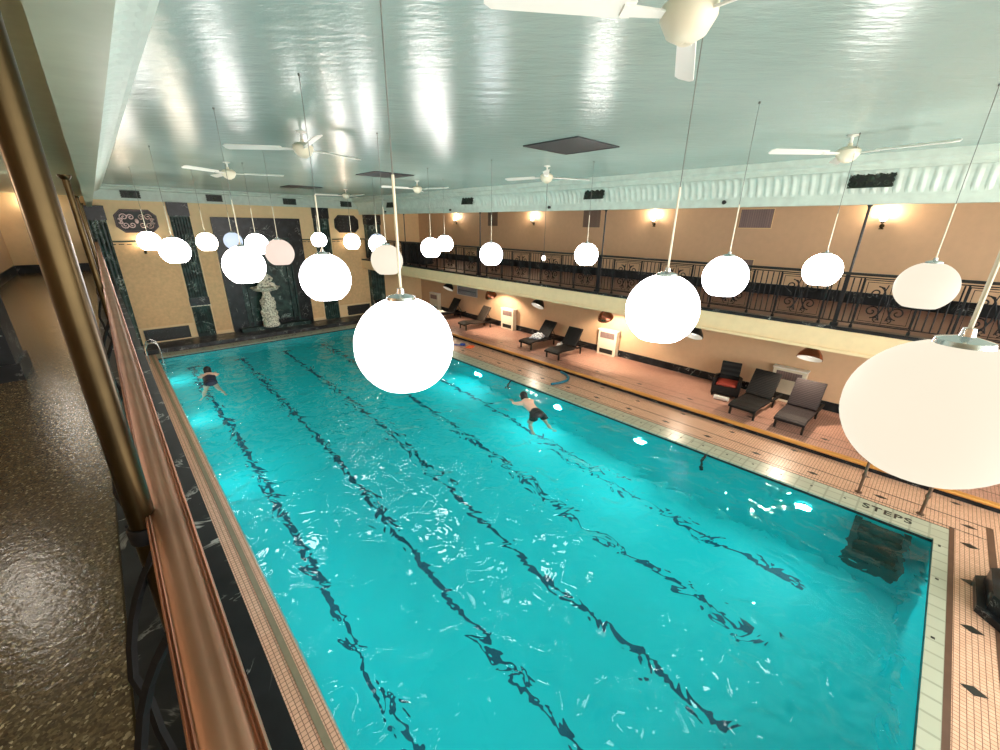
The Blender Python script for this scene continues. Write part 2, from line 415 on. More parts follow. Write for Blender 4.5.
# ceiling and balcony ceilings
mb = MB(); mb.box((.1, YN, CZ), (10.9, YF+.1, CZ+.15)); struct(mb, 'ceiling', 'ceiling')
mb = MB(); mb.box((WL-.2, YN, 5.82), (.1, YF+.1, 5.95)); struct(mb, 'ceiling_walkway', 'balceil')
mb = MB(); mb.box((10.55, YN, 5.82), (WR+.3, YF+.1, 5.95)); struct(mb, 'ceiling_gallery', 'balceil')
# beams with ribbed coves
def cove(x0, sgn, ya, yb, name):
    mb = MB()
    prof = [(-.152, BZ-.004), (0, BZ-.004), (0, 5.60), (.02, 5.60), (.02, 5.63)] + [(.02+.24*(1-math.cos(t*PI/2/8)), 5.63+.38*math.sin(t*PI/2/8)) for t in range(1, 9)] + [(.27, 6.01), (.27, 6.05), (.32, 6.05), (.32, 6.10), (.40, 6.14), (.40, CZ)]
    n = int((yb-ya)/.026); rings = []
    for i in range(n+1):
        y = ya+(yb-ya)*i/n; k = .022*max(0, math.sin(2*PI*y/.156))**.6 if math.sin(2*PI*y/.156) > 0 else 0
        rings.append([mb.bm.verts.new((x0+sgn*(u+(k if 5 <= j <= 12 else 0)), y, v)) for j, (u, v) in enumerate(prof)])
    for A, B in zip(rings, rings[1:]):
        for j in range(len(prof)-1): (lambda f: setattr(f, 'material_index', 1 if j == 0 else 0))(mb._f([A[j], A[j+1], B[j+1], B[j]]))
    xb = x0-sgn*.15
    xa = x0-sgn*.006; mb.mi = 1; mb.box((min(xa, xb), ya, BZ), (max(xa, xb), yb, CZ+.1))
    return struct(mb, name, ['trimpaint', 'balceil'])
cove(10.5, -1, YN, YF, 'trim_5'); cove(.15, 1, YN, YF, 'trim_6')
mb = MB(); mb.prism([(YF, 5.72), (YF-.03, 5.72), (YF-.03, 6.08), (YF-.12, 6.12), (YF-.12, 6.17), (YF-.2, 6.2), (YF-.2, CZ), (YF, CZ)], .15, 10.5, 'X'); struct(mb, 'trim_7', 'trimpaint')
# gallery (right balcony) slab and fascia, left balcony slab
mb = MB(); mb.box((10.5, YN, 2.78), (WR, YF, FB-.03)); mb.mi = 1; mb.prism([(10.42, 2.70), (10.5, 2.70), (10.5, 3.13), (10.42, 3.13)], YN, YF)
mb.prism([(10.38, 2.68), (10.55, 2.68), (10.55, 2.74), (10.38, 2.74)], YN, YF)
mb.mi = 2; mb.box((10.40, YN, 3.13), (10.62, YF, FB)); mb.mi = 3; mb.box((10.62, YN, FB-.03), (WR, YF, FB))
struct(mb, 'floor_gallery', ['balceil', 'fascia', 'black_marble', 'carpet'])
mb = MB(); mb.box((WL, YN, 2.95), (-.31, YF, FB)); struct(mb, 'floor_walkway', 'terrazzo')
mb = MB(); mb.box((-.31, YN, 2.95), (.13, YF, FB+.004)); struct(mb, 'trim_8', 'satin_marble')
mb = MB(); mb.box((-.314, YN, FB-.1), (-.306, YF, FB+.005)); struct(mb, 'trim_9', 'brass')
mb = MB(); mb.box((-.25, YN, 2.7), (.11, YF, 2.95)); struct(mb, 'trim_10', 'fascia')
# marble pilasters and niche on far wall
def pilaster(x0, x1, name, zt_=5.72):
    mb = MB(); yy = YF
    mb.box((x0, yy-.06, .14), (x1, yy, zt_))
    n = 7; wd = (x1-x0)/n
    for i in range(n): mb.prism([(x0+wd*(i+.18), yy-.06), (x0+wd*(i+.5), yy-.095), (x0+wd*(i+.82), yy-.06)], 1.9, zt_-.55, 'Z')
    for i in range(n): mb.prism([(x0+wd*(i+.18), yy-.06), (x0+wd*(i+.5), yy-.095), (x0+wd*(i+.82), yy-.06)], .3, 1.5, 'Z')
    mb.mi = 1; mb.box((x0-.02, yy-.11, zt_-.5), (x1+.02, yy, zt_)); mb.box((x0-.02, yy-.11, 1.52), (x1+.02, yy, 1.86)); mb.mi = 2
    mb.box((x0-.03, yy-.13, 1.49), (x1+.03, yy-.02, 1.53))
    return struct(mb, name, ['green_marble', 'black_marble', 'stone'])
pilaster(2.36, 3.04, 'trim_11'); pilaster(8.06, 8.82, 'trim_12'); 
mb = MB()
for a, b in (((3.75, YF-.1, .14), (4.45, YF, 5.19)), ((6.72, YF-.1, .14), (7.39, YF, 5.19)), ((4.45, YF-.1, 4.3), (6.72, YF, 5.19)), ((4.45, YF-.1, .14), (6.72, YF, .5))): mb.box(a, b)
mb.mi = 1
for a, b in (((4.45, YF-.02, .5), (6.72, YF-.005, 4.3)),): mb.box(a, b)
for x in (4.40, 6.70, 4.62, 6.46): mb.box((x, YF-.13, .3), (x+.07, YF-.01, 4.3))
mb.box((4.4, YF-.13, 4.24), (6.77, YF-.01, 4.33)); mb.box((4.62, YF-.1, 3.95), (6.53, YF-.01, 4.03))
mb.box((4.0, YF-.5, .14), (7.1, YF-.1, .30))
struct(mb, 'trim_13', ['black_marble', 'green_marble'])
for x0, x1, n_, zz in ((10.72, 11.5, 'trim_14', BZ), (-.2, .42, 'trim_15', 5.5)):
    mb = MB(); mb.box((x0, YF-.35, .1), (x1, YF, zz)); nfl = 5; wd = (x1-x0)/nfl
    for i in range(nfl): mb.prism([(x0+wd*(i+.2), YF-.35), (x0+wd*(i+.5), YF-.38), (x0+wd*(i+.8), YF-.35)], .3, zz-.5, 'Z')
    mb.mi = 1; mb.box((x0-.03, YF-.4, zz-.5), (x1+.03, YF, zz)); struct(mb, n_, ['green_marble', 'black_marble'])
# black marble pier on the walkway
mb = MB(); mb.box((WL, 7.2, FB), (-1.02, 7.9, 5.82)); mb.box((WL, 7.17, FB), (-.99, 7.93, FB+.2)); struct(mb, 'wall_walkway_pier', 'black_marble')

# ------------------------------------------------------------------ globes
def globe_mat(name, col, st): return emis(name, col, st)
GM = {'pink': globe_mat('globe_pinkish_glass', (1, .90, .88), 20), 'warm': globe_mat('globe_warm_glass', (1, .86, .70), 18), 'cream': globe_mat('globe_cream_glass', (1.0, .885, .70), .88),
      'white': globe_mat('globe_white_glass', (1, .93, .88), 20), 'blue': globe_mat('globe_bluish_glass', (.66, .78, 1), .95), 'near': globe_mat('globe_rosy_white_glass', (1.0, .93, .91), 10),
      'grey': globe_mat('globe_greyish_glass', (.95, .93, .98), 10), 'peach': globe_mat('globe_peach_glass', (1, .78, .66), .9)}
R = .25
def globe_mesh(mm):
    b = MB(); th = math.acos(-.84); prof = [(R*.9*.6, -R*.80), (R*math.sin(th), -R*.84)]
    n = 20
    prof = [(R*math.sin(th)*.93, -R*.80), (R*math.sin(th), -R*.84)] + [(R*math.sin(th*(1-i/n)), R*math.cos(th*(1-i/n))) for i in range(1, n)] + [(.05, R*.985), (.002, R*.99)]
    b.lathe(prof, n=40, cap=False)
    me = b.build('tmp', mm, smooth=True); d = me.data; bpy.data.objects.remove(me); return d
GME = {k: globe_mesh(v) for k, v in GM.items()}
capb = MB(); capb.lathe([(.002, R*.99+.045), (.016, R*.99+.045), (.02, R*.99+.02), (.07, R*.985+.008), (.074, R*.955), (.06, R*.95)], n=20, cap=False)
capo = capb.build('tmp', 'chrome', smooth=True); CAPME = capo.data; bpy.data.objects.remove(capo)
cob = MB(); cob.lathe([(.012, CZ-4.47), (.012, CZ-4.45)], n=8); cob.tube([(0, 0, R+.03), (0, 0, CZ-4.46)], .0035, 6)
coo = cob.build('tmp', 'grey_cord', smooth=True); CORDME = coo.data; bpy.data.objects.remove(coo)
cob = MB(); cob.tube([(0, 0, R+.03), (0, 0, R+.55)], .0068, 8); coo = cob.build('tmp', 'cream'); STEMME = coo.data; bpy.data.objects.remove(coo)
G = [(1.04, 1.82, 4.41, 'near', 'large white globe pendant over the pool centre, biggest after the cream one at the edge'),
 (2.84, 1.32, 4.45, 'near', 'rosy white globe pendant in front of the gallery railing, large and right of centre'),
 (5.36, 1.78, 4.46, 'grey', 'bluish white globe pendant just right of the large rosy one before the railing'),
 (7.9, 1.28, 4.43, 'white', 'white globe pendant in front of the railing just left of the near dark post'),
 (6.19, .10, 4.46, 'cream', 'cream oval-looking globe pendant at the right, above the huge cream one'),
 (1.935, -.10, 4.425, 'cream', 'huge cream globe pendant cut off by the right edge of the picture'),
 (7.68, 5.43, 4.43, 'white', 'small white globe pendant in front of the scroll railing below the taupe wall grille'),
 (6.17, 6.84, 4.41, 'grey', 'pale lilac globe pendant in front of the railing, next left of the bare bulb'),
 (6.04, 8.94, 4.45, 'white', 'front one of the two touching globe pendants before the far railing'),
 (7.71, 10.66, 4.46, 'white', 'rear one of the two touching globe pendants before the far railing'),
 (5.78, 11.2, 4.46, 'white', 'small white globe pendant half hidden behind a larger pale one by the dark corner pier'),
 (6.9, 13.4, 4.45, 'blue', 'bluish top globe peeking out behind two others at the dark corner pier'),
 (3.34, 6.21, 4.45, 'cream', 'pale cream globe pendant in front of the dark corner pier, lowest of its cluster'),
 (1.65, 4.40, 4.46, 'grey', 'large pale lilac globe pendant in front of the right green marble pilaster'),
 (5.95, 13.26, 4.45, 'white', 'small white globe pendant just below the black octagonal ornament'),
 (5.63, 15.17, 4.45, 'white', 'tiny white globe pendant before the right green marble pilaster'),
 (2.47, 8.71, 4.46, 'peach', 'peach tinted globe pendant in front of the dark niche'),
 (2.76, 11.39, 4.5, 'white', 'white globe pendant behind the peach one in front of the dark niche'),
 (2.99, 14.92, 4.46, 'blue', 'small bluish globe pendant in front of the left of the dark niche'),
 (1.34, 6.33, 4.46, 'near', 'large rosy globe pendant just above left of the fountain statue'),
 (2.17, 13.94, 4.47, 'warm', 'small warm white globe pendant between the left pilaster and the dark niche'),
 (1.05, 10.24, 4.46, 'white', 'white globe pendant over the left green marble pilaster'),
 (1.0, 14.55, 4.49, 'white', 'small white globe pendant below the oxblood ornament, leftmost of all')]
for x, y, z, k, lab in G:
    t = thing('pendant_lamp', lab, 'pendant lamp', (x, y, z), 0, 'globe pendants over the pool')
    for nm, me in (('globe_shade', GME[k]), ('cap', CAPME), ('stem', STEMME), ('cord', CORDME)):
        o = bpy.data.objects.new(nm, me); COL.objects.link(o); o.parent = t
        if nm == 'cord': o.location.z = 4.45-z
t = thing('bare_bulb_pendant', 'single bare glowing bulb on a cord in front of the gallery railing', 'pendant lamp', (8, 6.92, 4.26))
b = MB(); b.ell((0, 0, 0), (.045, .045, .06)); b.build('bulb', 'bulb', t, True)
b = MB(); b.lathe([(.02, .05), (.024, .06), (.024, .12), (.005, .15)]); b.tube([(0, 0, .14), (0, 0, CZ-4.26)], .005, 6); b.build('cord', 'blackmetal', t)

# ------------------------------------------------------------------ ceiling fans
def fan(loc, base, lab, rb=1.12, g='ceiling fans over the pool'):
    t = thing('ceiling_fan', lab, 'ceiling fan', loc, base, g)
    b = MB(); b.lathe([(.002, -.12), (.03, -.13), (.10, -.09), (.14, -.02), (.14, .03), (.09, .07), (.03, .08), (.025, .12)], n=24, cap=False); b.build('motor_housing', 'cream', t, True)
    b = MB(); b.lathe([(.018, .08), (.018, CZ-loc[2]-.03), (.07, CZ-loc[2]-.01), (.07, CZ-loc[2])], n=16); b.build('ceiling_mount', 'white', t, True)
    for k in range(3):
        b = MB(); b.prism([(.30, -.05), (.34, -.055), (rb-.04, -.068), (rb, -.04), (rb, .04), (rb-.04, .068), (.34, .055), (.30, .05)], -.006, .006, 'Z')
        b.prism([(.10, -.02), (.36, -.035), (.36, .035), (.10, .02)], -.016, -.005, 'Z')
        Mx = Matrix.Rotation(k*2*PI/3, 4, 'Z') @ Matrix.Rotation(.3, 4, 'X')
        b.build('blade', 'white', t, tf=Mx)
    return t
D = math.radians
fan((2.47, 1.24, 6.03), D(25), 'cream ceiling fan nearest the camera, cut by the top edge', 1.05)
fan((2.52, 6.94, 6.03), D(20), 'white ceiling fan left of the middle ceiling vent')
fan((2.5, 11.6, 6.03), D(95), 'small far ceiling fan on the left above the marble pilaster')
fan((7.5, 16.8, 6.03), D(40), 'tiny farthest ceiling fan near the far wall')
fan((8.0, 1.37, 6.03), D(18), 'white ceiling fan near the ribbed cove at the right')
fan((7.5, 11.7, 6.03), D(50), 'small far ceiling fan beside the far ceiling vent')
fan((7.6, 6.6, 6.03), D(-20), 'ceiling fan near the cove above the taupe grille')

# ceiling vents
for i, (x, y, lab) in enumerate(((6.04, 4.75, 'dark square ceiling vent nearest the camera'), (6.04, 10.98, 'dark square ceiling vent in the middle distance'), (5.95, 17.1, 'dark square ceiling vent farthest away near the far wall'))):
    t = thing('ceiling_vent', lab, 'vent', (x, y, CZ), 0, 'square ceiling vents')
    b = MB(); b.box((-.53, -.53, -.012), (.53, .53, 0)); b.build('grille', 'vent', t)
    b = MB()
    for a, c in (((-.56, -.56, -.018), (.56, -.53, 0)), ((-.56, .53, -.018), (.56, .56, 0)), ((-.56, -.53, -.018), (-.53, .53, 0)), ((.53, -.53, -.018), (.56, .53, 0))): b.box(a, c)
    b.build('frame', 'vent', t)

# ------------------------------------------------------------------ bronze cornice vents
def scroll_vent(name, lab, W, H, loc, rot, group):
    """plate in local XZ plane facing -Y"""
    t = thing(name, lab, 'vent', loc, 0, group); t.rotation_euler = rot
    pts = []
    n = 64
    for i in range(n):
        s_ = i/n*4; side = int(s_); u = s_-side
        c = [(-W/2+W*u, -H/2), (W/2, -H/2+H*u), (W/2-W*u, H/2), (-W/2, H/2-H*u)][side]
        k = 1+.05*math.sin(u*PI*6)
        pts.append((c[0]*k, c[1]*k))
    b = MB(); b.prism(pts, -.02, 0, 'Y'); b.build('backing', 'ventslot', t)
    b = MB()
    for sx in (-1, 1):
        for sz in (-1, 1):
            for cx in (.13, .36):
                b.tube([(p[0], -.03, p[1]) for p in spiral((sx*W*cx, sz*H*.22), H*.2, 1.3, 0 if sx > 0 else PI, sx*sz, 14)], .011, 5)
    b.tube([(-W/2, -.025, -H/2), (W/2, -.025, -H/2), (W/2, -.025, H/2), (-W/2, -.025, H/2)], .014, 5, closed=True)
    b.ell((0, -.03, 0), (.05, .02, .05)); b.build('scrollwork', 'bronze', t)
    return t
names = ('nearest, over the near dark post', 'above the taupe wall grille', 'above the touching globe pendants', 'farthest, by the dark corner pier')
for i, y in enumerate((1.33, 7.22, 12.8, 18.5)):
    scroll_vent('cornice_vent', 'dark green bronze scroll vent on the ribbed cove, '+names[i], .62, .26, (10.36, y, 5.86), (-.25, 0, -PI/2), 'bronze vents on the ribbed cove')
names = ('above the oxblood octagon', 'above the niche, left', 'above the niche, right', 'above the black octagon')
for i, x in enumerate((1.33, 4.06, 7.08, 9.83)):
    scroll_vent('frieze_vent', 'dark rectangular vent in the pale frieze of the far wall, '+names[i], .57, .24, (x, YF-.035, 5.94), (0, 0, 0), 'vents in the far frieze')

# octagonal ornaments
for x, back, fr, lab in ((1.31, 'oxblood', 'silverscroll', 'oxblood octagonal ornament with silvery scrollwork high on the far wall at left'), (9.76, 'blackmetal', 'blackmetal', 'black octagonal scroll ornament high on the far wall at right')):
    t = thing('octagonal_ornament', lab, 'wall ornament', (x, YF-.012, 4.98))
    W, H, c = .62, .40, .2
    oc = [(-W, -H+c), (-W+c, -H), (W-c, -H), (W, -H+c), (W, H-c), (W-c, H), (-W+c, H), (-W, H-c)]
    b = MB(); b.prism(oc, -.015, 0.01, 'Y'); b.build('backing', 'ventslot', t)
    b = MB(); b.tube([(u, -.02, v) for u, v in oc], .03, 6, closed=True); b.tube([(u*.9, -.02, v*.86) for u, v in oc], .008, 5, closed=True); b.build('frame', back, t)
    b = MB()
    for sx in (-1, 1):
        for sz in (-1, 1):
            for cx, cz, rr in ((.16, .14, .10), (.36, .15, .11), (.47, .05, .06)):
                b.tube([(p[0], -.02, p[1]) for p in spiral((sx*cx, sz*cz), rr*1.15, 1.4, 0 if sx > 0 else PI, sx*sz, 14)], .018, 5)
    b.ell((0, -.02, 0), (.06, .02, .09)); b.build('scrollwork', fr, t)
# black floor grilles on far wall
for x0, x1, lab in ((.56, 2.1, 'black scroll grille low on the far wall at left'), (9.3, 10.6, 'black scroll grille low on the far wall at right')):
    t = thing('wall_grille', lab, 'grille', ((x0+x1)/2, YF-.012, .45), 0, 'black grilles low on the far wall'); W = (x1-x0)/2
    b = MB(); b.box((-W, -.02, -.25), (W, 0, .25)); b.build('backing', 'ventslot', t)
    b = MB(); k = int(W/.16)
    for i in range(-k, k+1):
        for sz in (-1, 1): b.tube([(p[0], -.03, p[1]) for p in spiral((i*.155, sz*.11), .085, 1.2, 0, sz, 12)], .009, 4)
    b.tube([(-W, -.03, -.25), (W, -.03, -.25), (W, -.03, .25), (-W, -.03, .25)], .016, 5, closed=True); b.build('scrollwork', 'blackmetal', t)
# upper wall grilles (gallery)
for y0, y1, z0, z1, mm, lab in ((15.3, 15.96, 5.0, 5.6, 'taupe', 'small taupe wall grille high on the gallery wall, farthest'), (9.54, 10.3, 5.0, 5.62, 'taupe', 'taupe wall grille high on the gallery wall beside a thin dark post'),
                            (3.75, 4.62, 5.03, 5.56, 'mauve', 'mauve slatted wall grille with pale frame on the gallery wall'), (4.0, 4.45, 3.8, 4.15, 'mauve', 'small mauve grille low on the gallery wall behind the railing')):
    t = thing('wall_vent', lab, 'vent', (WR+.05, (y0+y1)/2, (z0+z1)/2)); hy, hz = (y1-y0)/2, (z1-z0)/2
    b = MB(); b.box((-.015, -hy, -hz), (0, hy, hz)); k = 7
    for i in range(k): b.box((-.022, -hy, -hz+2*hz*(i+.2)/k), (-.01, hy, -hz+2*hz*(i+.6)/k))
    b.build('grille', mm, t)
    b = MB(); b.tube([(-.012, -hy, -hz), (-.012, hy, -hz), (-.012, hy, hz), (-.012, -hy, hz)], .018, 4, closed=True); b.build('frame', 'tan' if mm == 'mauve' else 'taupe', t)

# sprinkler heads on the beam
for i, y in enumerate((19.24, 14.03, 8.93, 3.8)):
    b = MB(); Mx = Matrix.Rotation(-PI/2, 4, 'Y')
    b.lathe([(.035, 0), (.035, .02), (.02, .04), (.045, .06), (.03, .08)], n=12, mtx=Mx)
    o = b.build('sprinkler_head', 'blackmetal', smooth=True); o.location = (10.5, y, 5.56)
    tag(o, 'small black sprinkler head on the beam face, ' + ('first from the far end', 'second from the far end', 'third from the far end', 'nearest the camera')[i], 'sprinkler head', 'sprinkler heads on the beam')

# ------------------------------------------------------------------ sconces
def sconce(loc, rz, lab, e=55, g='wall sconces'):
    """local: wall at y=0, lamp toward -y"""
    t = thing('wall_sconce', lab, 'wall lamp', loc, rz, g)
    b = MB(); b.lathe([(.05, 0), (.05, .015), (.03, .03)], n=16, mtx=Matrix.Rotation(PI/2, 4, 'X'), c=(0, 0, -.12)); b.tube([(0, -.01, -.12), (0, -.09, -.14), (0, -.12, -.10), (0, -.12, -.05)], .012, 8)
    b.lathe([(.02, -.06), (.05, -.04), (.055, -.02)], c=(0, -.12, 0), n=16); b.box((-.045, -.02, -.2), (.045, 0, -.17)); b.build('bracket', 'brass', t, True)
    b = MB(); b.lathe([(.04, -.02), (.075, .03), (.085, .09), (.07, .13), (.06, .13)], c=(0, -.12, 0), n=20, cap=False); b.build('glass_shade', 'sconceglass', t, True)
    l = light('sconce_bulb', 'POINT', (0, -.16, .17), e*.7, (1, .77, .55), parent=t, shadow_soft_size=.05)
    return t
for y, w_ in ((18.5, 'farthest'), (12.94, 'second farthest'), (7.32, 'above the two far-middle scroll panels'), (1.36, 'nearest, beside the near dark post')):
    sconce((WR+.05, y, 5.24), -PI/2, 'glowing wall sconce high on the gallery wall, '+w_)
sconce((1.32, YF-.015, 3.95), 0, 'glowing wall sconce on the far wall below the oxblood ornament', 30)
sconce((9.78, YF-.015, 3.88), 0, 'glowing wall sconce on the far wall below the black ornament', 30)
sconce((WL+.01, 11.0, 5.0), PI/2, 'wall sconce on the left walkway wall beyond the black pier', 40)
sconce((WL+.01, 3.2, 5.0), PI/2, 'wall sconce on the left walkway wall near the camera', 40)
sconce((-1.4, YF-.03, 5.35), 0, 'wall sconce at the end wall of the left walkway', 30)

for x, y, lab in ((-1.55, 6.6, 'round ceiling light above the walkway just before the black pier'), (-1.28, 12.6, 'round ceiling light above the walkway beyond the black pier')):
    t = thing('ceiling_light', lab, 'ceiling light', (x, y, 5.82), 0, 'walkway ceiling lights')
    b = MB(); b.lathe([(.15, 0), (.15, -.02), (.12, -.03)], n=24); b.build('base', 'brass', t, True)
    b = MB(); b.lathe([(.12, -.02), (.115, -.07), (.08, -.12), (.03, -.14), (.002, -.142)], n=24, cap=False); b.build('glass_bowl', 'walkglass', t, True)
# ------------------------------------------------------------------ railings
PITCH = 5.44/4
def panel_mesh():
    """scroll panel: x along rail, z up, 0..0.95, width .82"""
    b = MB(); w2 = .40; z0, z1 = .12, .93; r = .0125
    b.tube([(-w2, 0, z0), (w2, 0, z0), (w2, 0, z1), (-w2, 0, z1)], .012, 6, closed=True)
    b.tube([(-w2+.05, 0, z0+.04), (w2-.05, 0, z0+.04), (w2-.05, 0, z1-.04), (-w2+.05, 0, z1-.04)], .008, 5, closed=True)
    for sx in (-1, 1):
        for cz, sz in ((.70, 1), (.36, -1)):
            sp = spiral((sx*.185, cz), .125, 1.5, (PI/2 if sz > 0 else -PI/2), sx*sz, 22)
            pre = [(sx*.02, .53), (sx*.045, .53+sz*.12), (sx*.10, cz+sz*.105)]
            b.tube([(p[0], 0, p[1]) for p in pre+sp], r, 5)
        b.tube([(sx*(.05+.055*math.sin(t*PI/10)), 0, .2+.66*t/10) for t in range(11)], r*.8, 5)
        b.tube([(p[0], 0, p[1]) for p in spiral((sx*.09, .22), .05, 1.1, -PI/2, sx, 10)], r*.8, 5)
    b.ell((0, 0, .53), (.02, .02, .12)); b.tube([(0, 0, z0), (0, 0, z1)], .006, 5)
    o = b.build('tmp', 'iron'); d = o.data; bpy.data.objects.remove(o); return d
PANEL = panel_mesh()
b = MB(); b.tube([(0, 0, .10), (0, 0, .95)], .0115, 4); o = b.build('tmp', 'iron'); BAL = o.data; bpy.data.objects.remove(o)
b = MB(); b.box((-.022, -.022, 0), (.022, .022, 1.0)); b.box((-.04, -.04, 0), (.04, .04, .06)); o = b.build('tmp', 'iron'); PST = o.data; bpy.data.objects.remove(o)
def railing(x, z, ys, ya, yb, lab, handrail, post_top, gap=0):
    t = thing('balcony_railing', lab, 'railing', (x, 0, z))
    handrail(t, ya, yb)
    b = MB(); b.box((-.014, ya, .085), (.014, yb, .105)); b.box((-.012, ya, .955), (.012, yb, .975)); b.build('bottom_bar', 'iron', t)
    y = ys[0]-PITCH*5
    while y < yb:
        if y > ya-1:
            for k in range(-2, 3):
                yy = y+k*.105
                if ya < yy < yb and not (k == 0 and any(abs(yy-p) < .15 for p in ys)):
                    o = bpy.data.objects.new('baluster', BAL); COL.objects.link(o); o.parent = t; o.location = (0, yy, 0)
            yc = y+PITCH/2
            if ya+.3 < yc < yb-.3:
                o = bpy.data.objects.new('scroll_panel', PANEL); COL.objects.link(o); o.parent = t; o.location = (0, yc, 0); o.rotation_euler = (0, 0, PI/2)
            for s_ in (-.262, .262):
                if ya < y+s_ < yb:
                    o = bpy.data.objects.new('upright', PST); COL.objects.link(o); o.parent = t; o.location = (0, y+s_, 0); o.scale = (.6, .6, .96)
        y += PITCH
    for p in ys:
        o = bpy.data.objects.new('newel', PST); COL.objects.link(o); o.parent = t; o.location = (0, p, 0); o.scale = (1.5, 1.5, 1.02)
    return t
def hr_right(t, ya, yb):
    b = MB(); b.prism([(-.035, 1.0), (.035, 1.0), (.04, 1.03), (.02, 1.05), (-.02, 1.05), (-.04, 1.03)], ya, yb); b.build('handrail', 'blackmetal', t)
PR = (1.27, 6.95, 12.38, 17.8)
railing(10.5, FB, PR, -4.4, 21.8, 'black wrought-iron scroll railing along the gallery across the pool', hr_right, BZ)
def hr_left(t, ya, yb):
    b = MB()
    # moulded copper profile: flat flanges with fine beads and a soft double roll
    P = [(-.056, .985), (-.056, 1.035), (-.052, 1.04), (-.049, 1.035), (-.046, 1.04), (-.043, 1.036), (-.034, 1.040), (-.020, 1.0425), (-.008, 1.042), (-.002, 1.0405), (.006, 1.042), (.016, 1.0415), (.022, 1.038), (.025, 1.036), (.028, 1.041), (.031, 1.036), (.035, 1.041), (.039, 1.035), (.039, .985)]
    P = [(x-.008, z) for x, z in P]
    b.prism(P, ya, yb); b.build('handrail', 'copper', t, True)
lrail = railing(-.012, FB, (1.6, 6.95, 12.38, 17.8), -4.4, 21.8, 'wrought-iron railing with broad copper handrail right beside the camera', hr_left, BZ)
# bowed brackets on the walkway side
t = lrail
for y in (.95, 1.28, 2.45, 2.9, 4.3, 5.2, 7.6, 10.3, 13, 15.7):
    b = MB(); pts = []
    for i in range(15):
        u = i/14; pts.append((-.05-.15*math.sin(PI*u)**1.2*(1 if u < .5 else .85), y+.10*math.sin(2*PI*u)-.06*u, .98-.97*u))
    b.tube(pts, .0125, 4); b.build('brace', 'iron', t)
b = MB()
for y in (.95, 1.28, 2.45, 2.9, 4.3, 5.2, 7.6, 10.3, 13, 15.7):
    pass
for y0, y1 in ((1.0, 1.25), (2.5, 2.85)):
    b.tube([(-.20, y0-.06, .38), (-.05, y1+.14, .30)], .009, 4)
    b.tube([(p[0]-.03, y1+.2, .2+p[1]) for p in spiral((0, 0), .06, 1.2, 0, 1, 12)], .008, 4)
b.build('scroll_tie', 'iron', t)
# hanger posts to the beams
def hanger(loc, z0, z1, r, mm, lab, lean=(0, 0), g=None):
    b = MB(); H = z1-z0
    b.tube([(0, 0, 0), (lean[0], lean[1], H)], r, 16)
    o = b.build('tmp', mm, smooth=True); me = o.data; bpy.data.objects.remove(o)
    t = thing('support_post', lab, 'post', (loc[0], loc[1], z0), 0, g)
    o = bpy.data.objects.new('tube', me); COL.objects.link(o); o.parent = t
    b = MB(); b.lathe([(r*1.3, 0), (r*1.3, .02), (r*1.1, .05)], n=16); b.build('base_flange', mm, t, True); b = MB(); b.lathe([(r*1.1, H-.05), (r*1.9, H-.015), (r*1.9, H)], c=(lean[0], lean[1], 0), n=16); b.build('top_flange', mm, t, True)
    return t
for y, w_ in zip(PR, ('nearest, in the right half of the picture', 'second from the camera', 'third from the camera', 'farthest, by the dark corner pier')):
    hanger((10.6, y), FB, BZ, .022, 'blackmetal', 'thin dark post from gallery floor to beam, '+w_, g='thin dark posts on the gallery')
tp = hanger((-.099, 1.35), FB, BZ, .031, 'brass', 'thick aged brass post right beside the camera by the copper handrail', (.035, 0))
b = MB(); b.lathe([(.034, .955), (.038, .96), (.038, 1.0), (.034, 1.005)], n=16, c=(.014, 0, 0)); b.box((.02, -.018, .955), (.075, .018, .98)); b.build('rail_clamp', 'iron', tp, True)
for y, w_ in zip((6.85, 12.38, 17.8), ('second along the walkway', 'third along the walkway', 'farthest along the walkway')):
    hanger((-.1, y), FB, BZ, .031, 'brass', 'brass post at the left railing, '+w_, g='brass posts of the left railing')
# black cabinet at gallery end
t = thing('gallery_cabinet', 'glossy black marble cabinet at the far end of the gallery behind the railing', 'cabinet', (11.1, 17.7, FB))
b = MB(); b.box((-.25, -.95, .05), (.25, .95, .95)); b.box((-.28, -.98, .95), (.28, .98, 1.0)); b.build('body', 'black_marble', t, bevel=.01)
b = MB()
for k in range(3): b.box((-.265, -.9+.62*k, .15), (-.25, -.34+.62*k, .88))
b.build('door_panel', 'blackmetal', t)

# ------------------------------------------------------------------ dome lamps under the gallery
def dome(y, tilt, mm, lab, e, aimx):
    t = thing('dome_lamp', lab, 'dome lamp', (13.0, y, 1.98), 0, 'dome lamps under the gallery'); Rm = Matrix.Rotation(tilt, 4, 'Y')
    outer = [(.29, -.16), (.285, -.12), (.25, -.03), (.17, .08), (.09, .15), (.06, .2), (.05, .26), (.01, .27)]
    b = MB(); b.lathe(outer, n=28, mtx=Rm, cap=False); b.build('shade', mm, t, True)
    b = MB(); b.lathe([(r*.95, z-.012) for r, z in outer[:-2]], n=28, mtx=Rm, cap=False); b.build('shade_lining', 'white', t, True)
    b = MB(); b.ell((0, 0, -.02), (.13, .13, .1), mtx=Rm.to_4x4()); b.build('bulb', 'domein', t, True)
    tip = Rm @ Vector((0, 0, .25)); b = MB(); b.tube([tip, tip+Vector((0, 0, .06)), (tip.x*.6, 0, .66), (tip.x*.6, 0, .78)], .014, 8); b.lathe([(.06, .76), (.06, .8)], c=(tip.x*.6, 0, 0), n=12); b.build('stem', 'blackmetal', t, True)
    lp = Rm @ Vector((0, 0, -.17))
    light('dome_bulb', 'SPOT', lp, e*.8, (1, .79, .58), aim=Rm @ Vector((0, 0, -1)), parent=t, spot_size=2.3, spot_blend=.35, shadow_soft_size=.08)
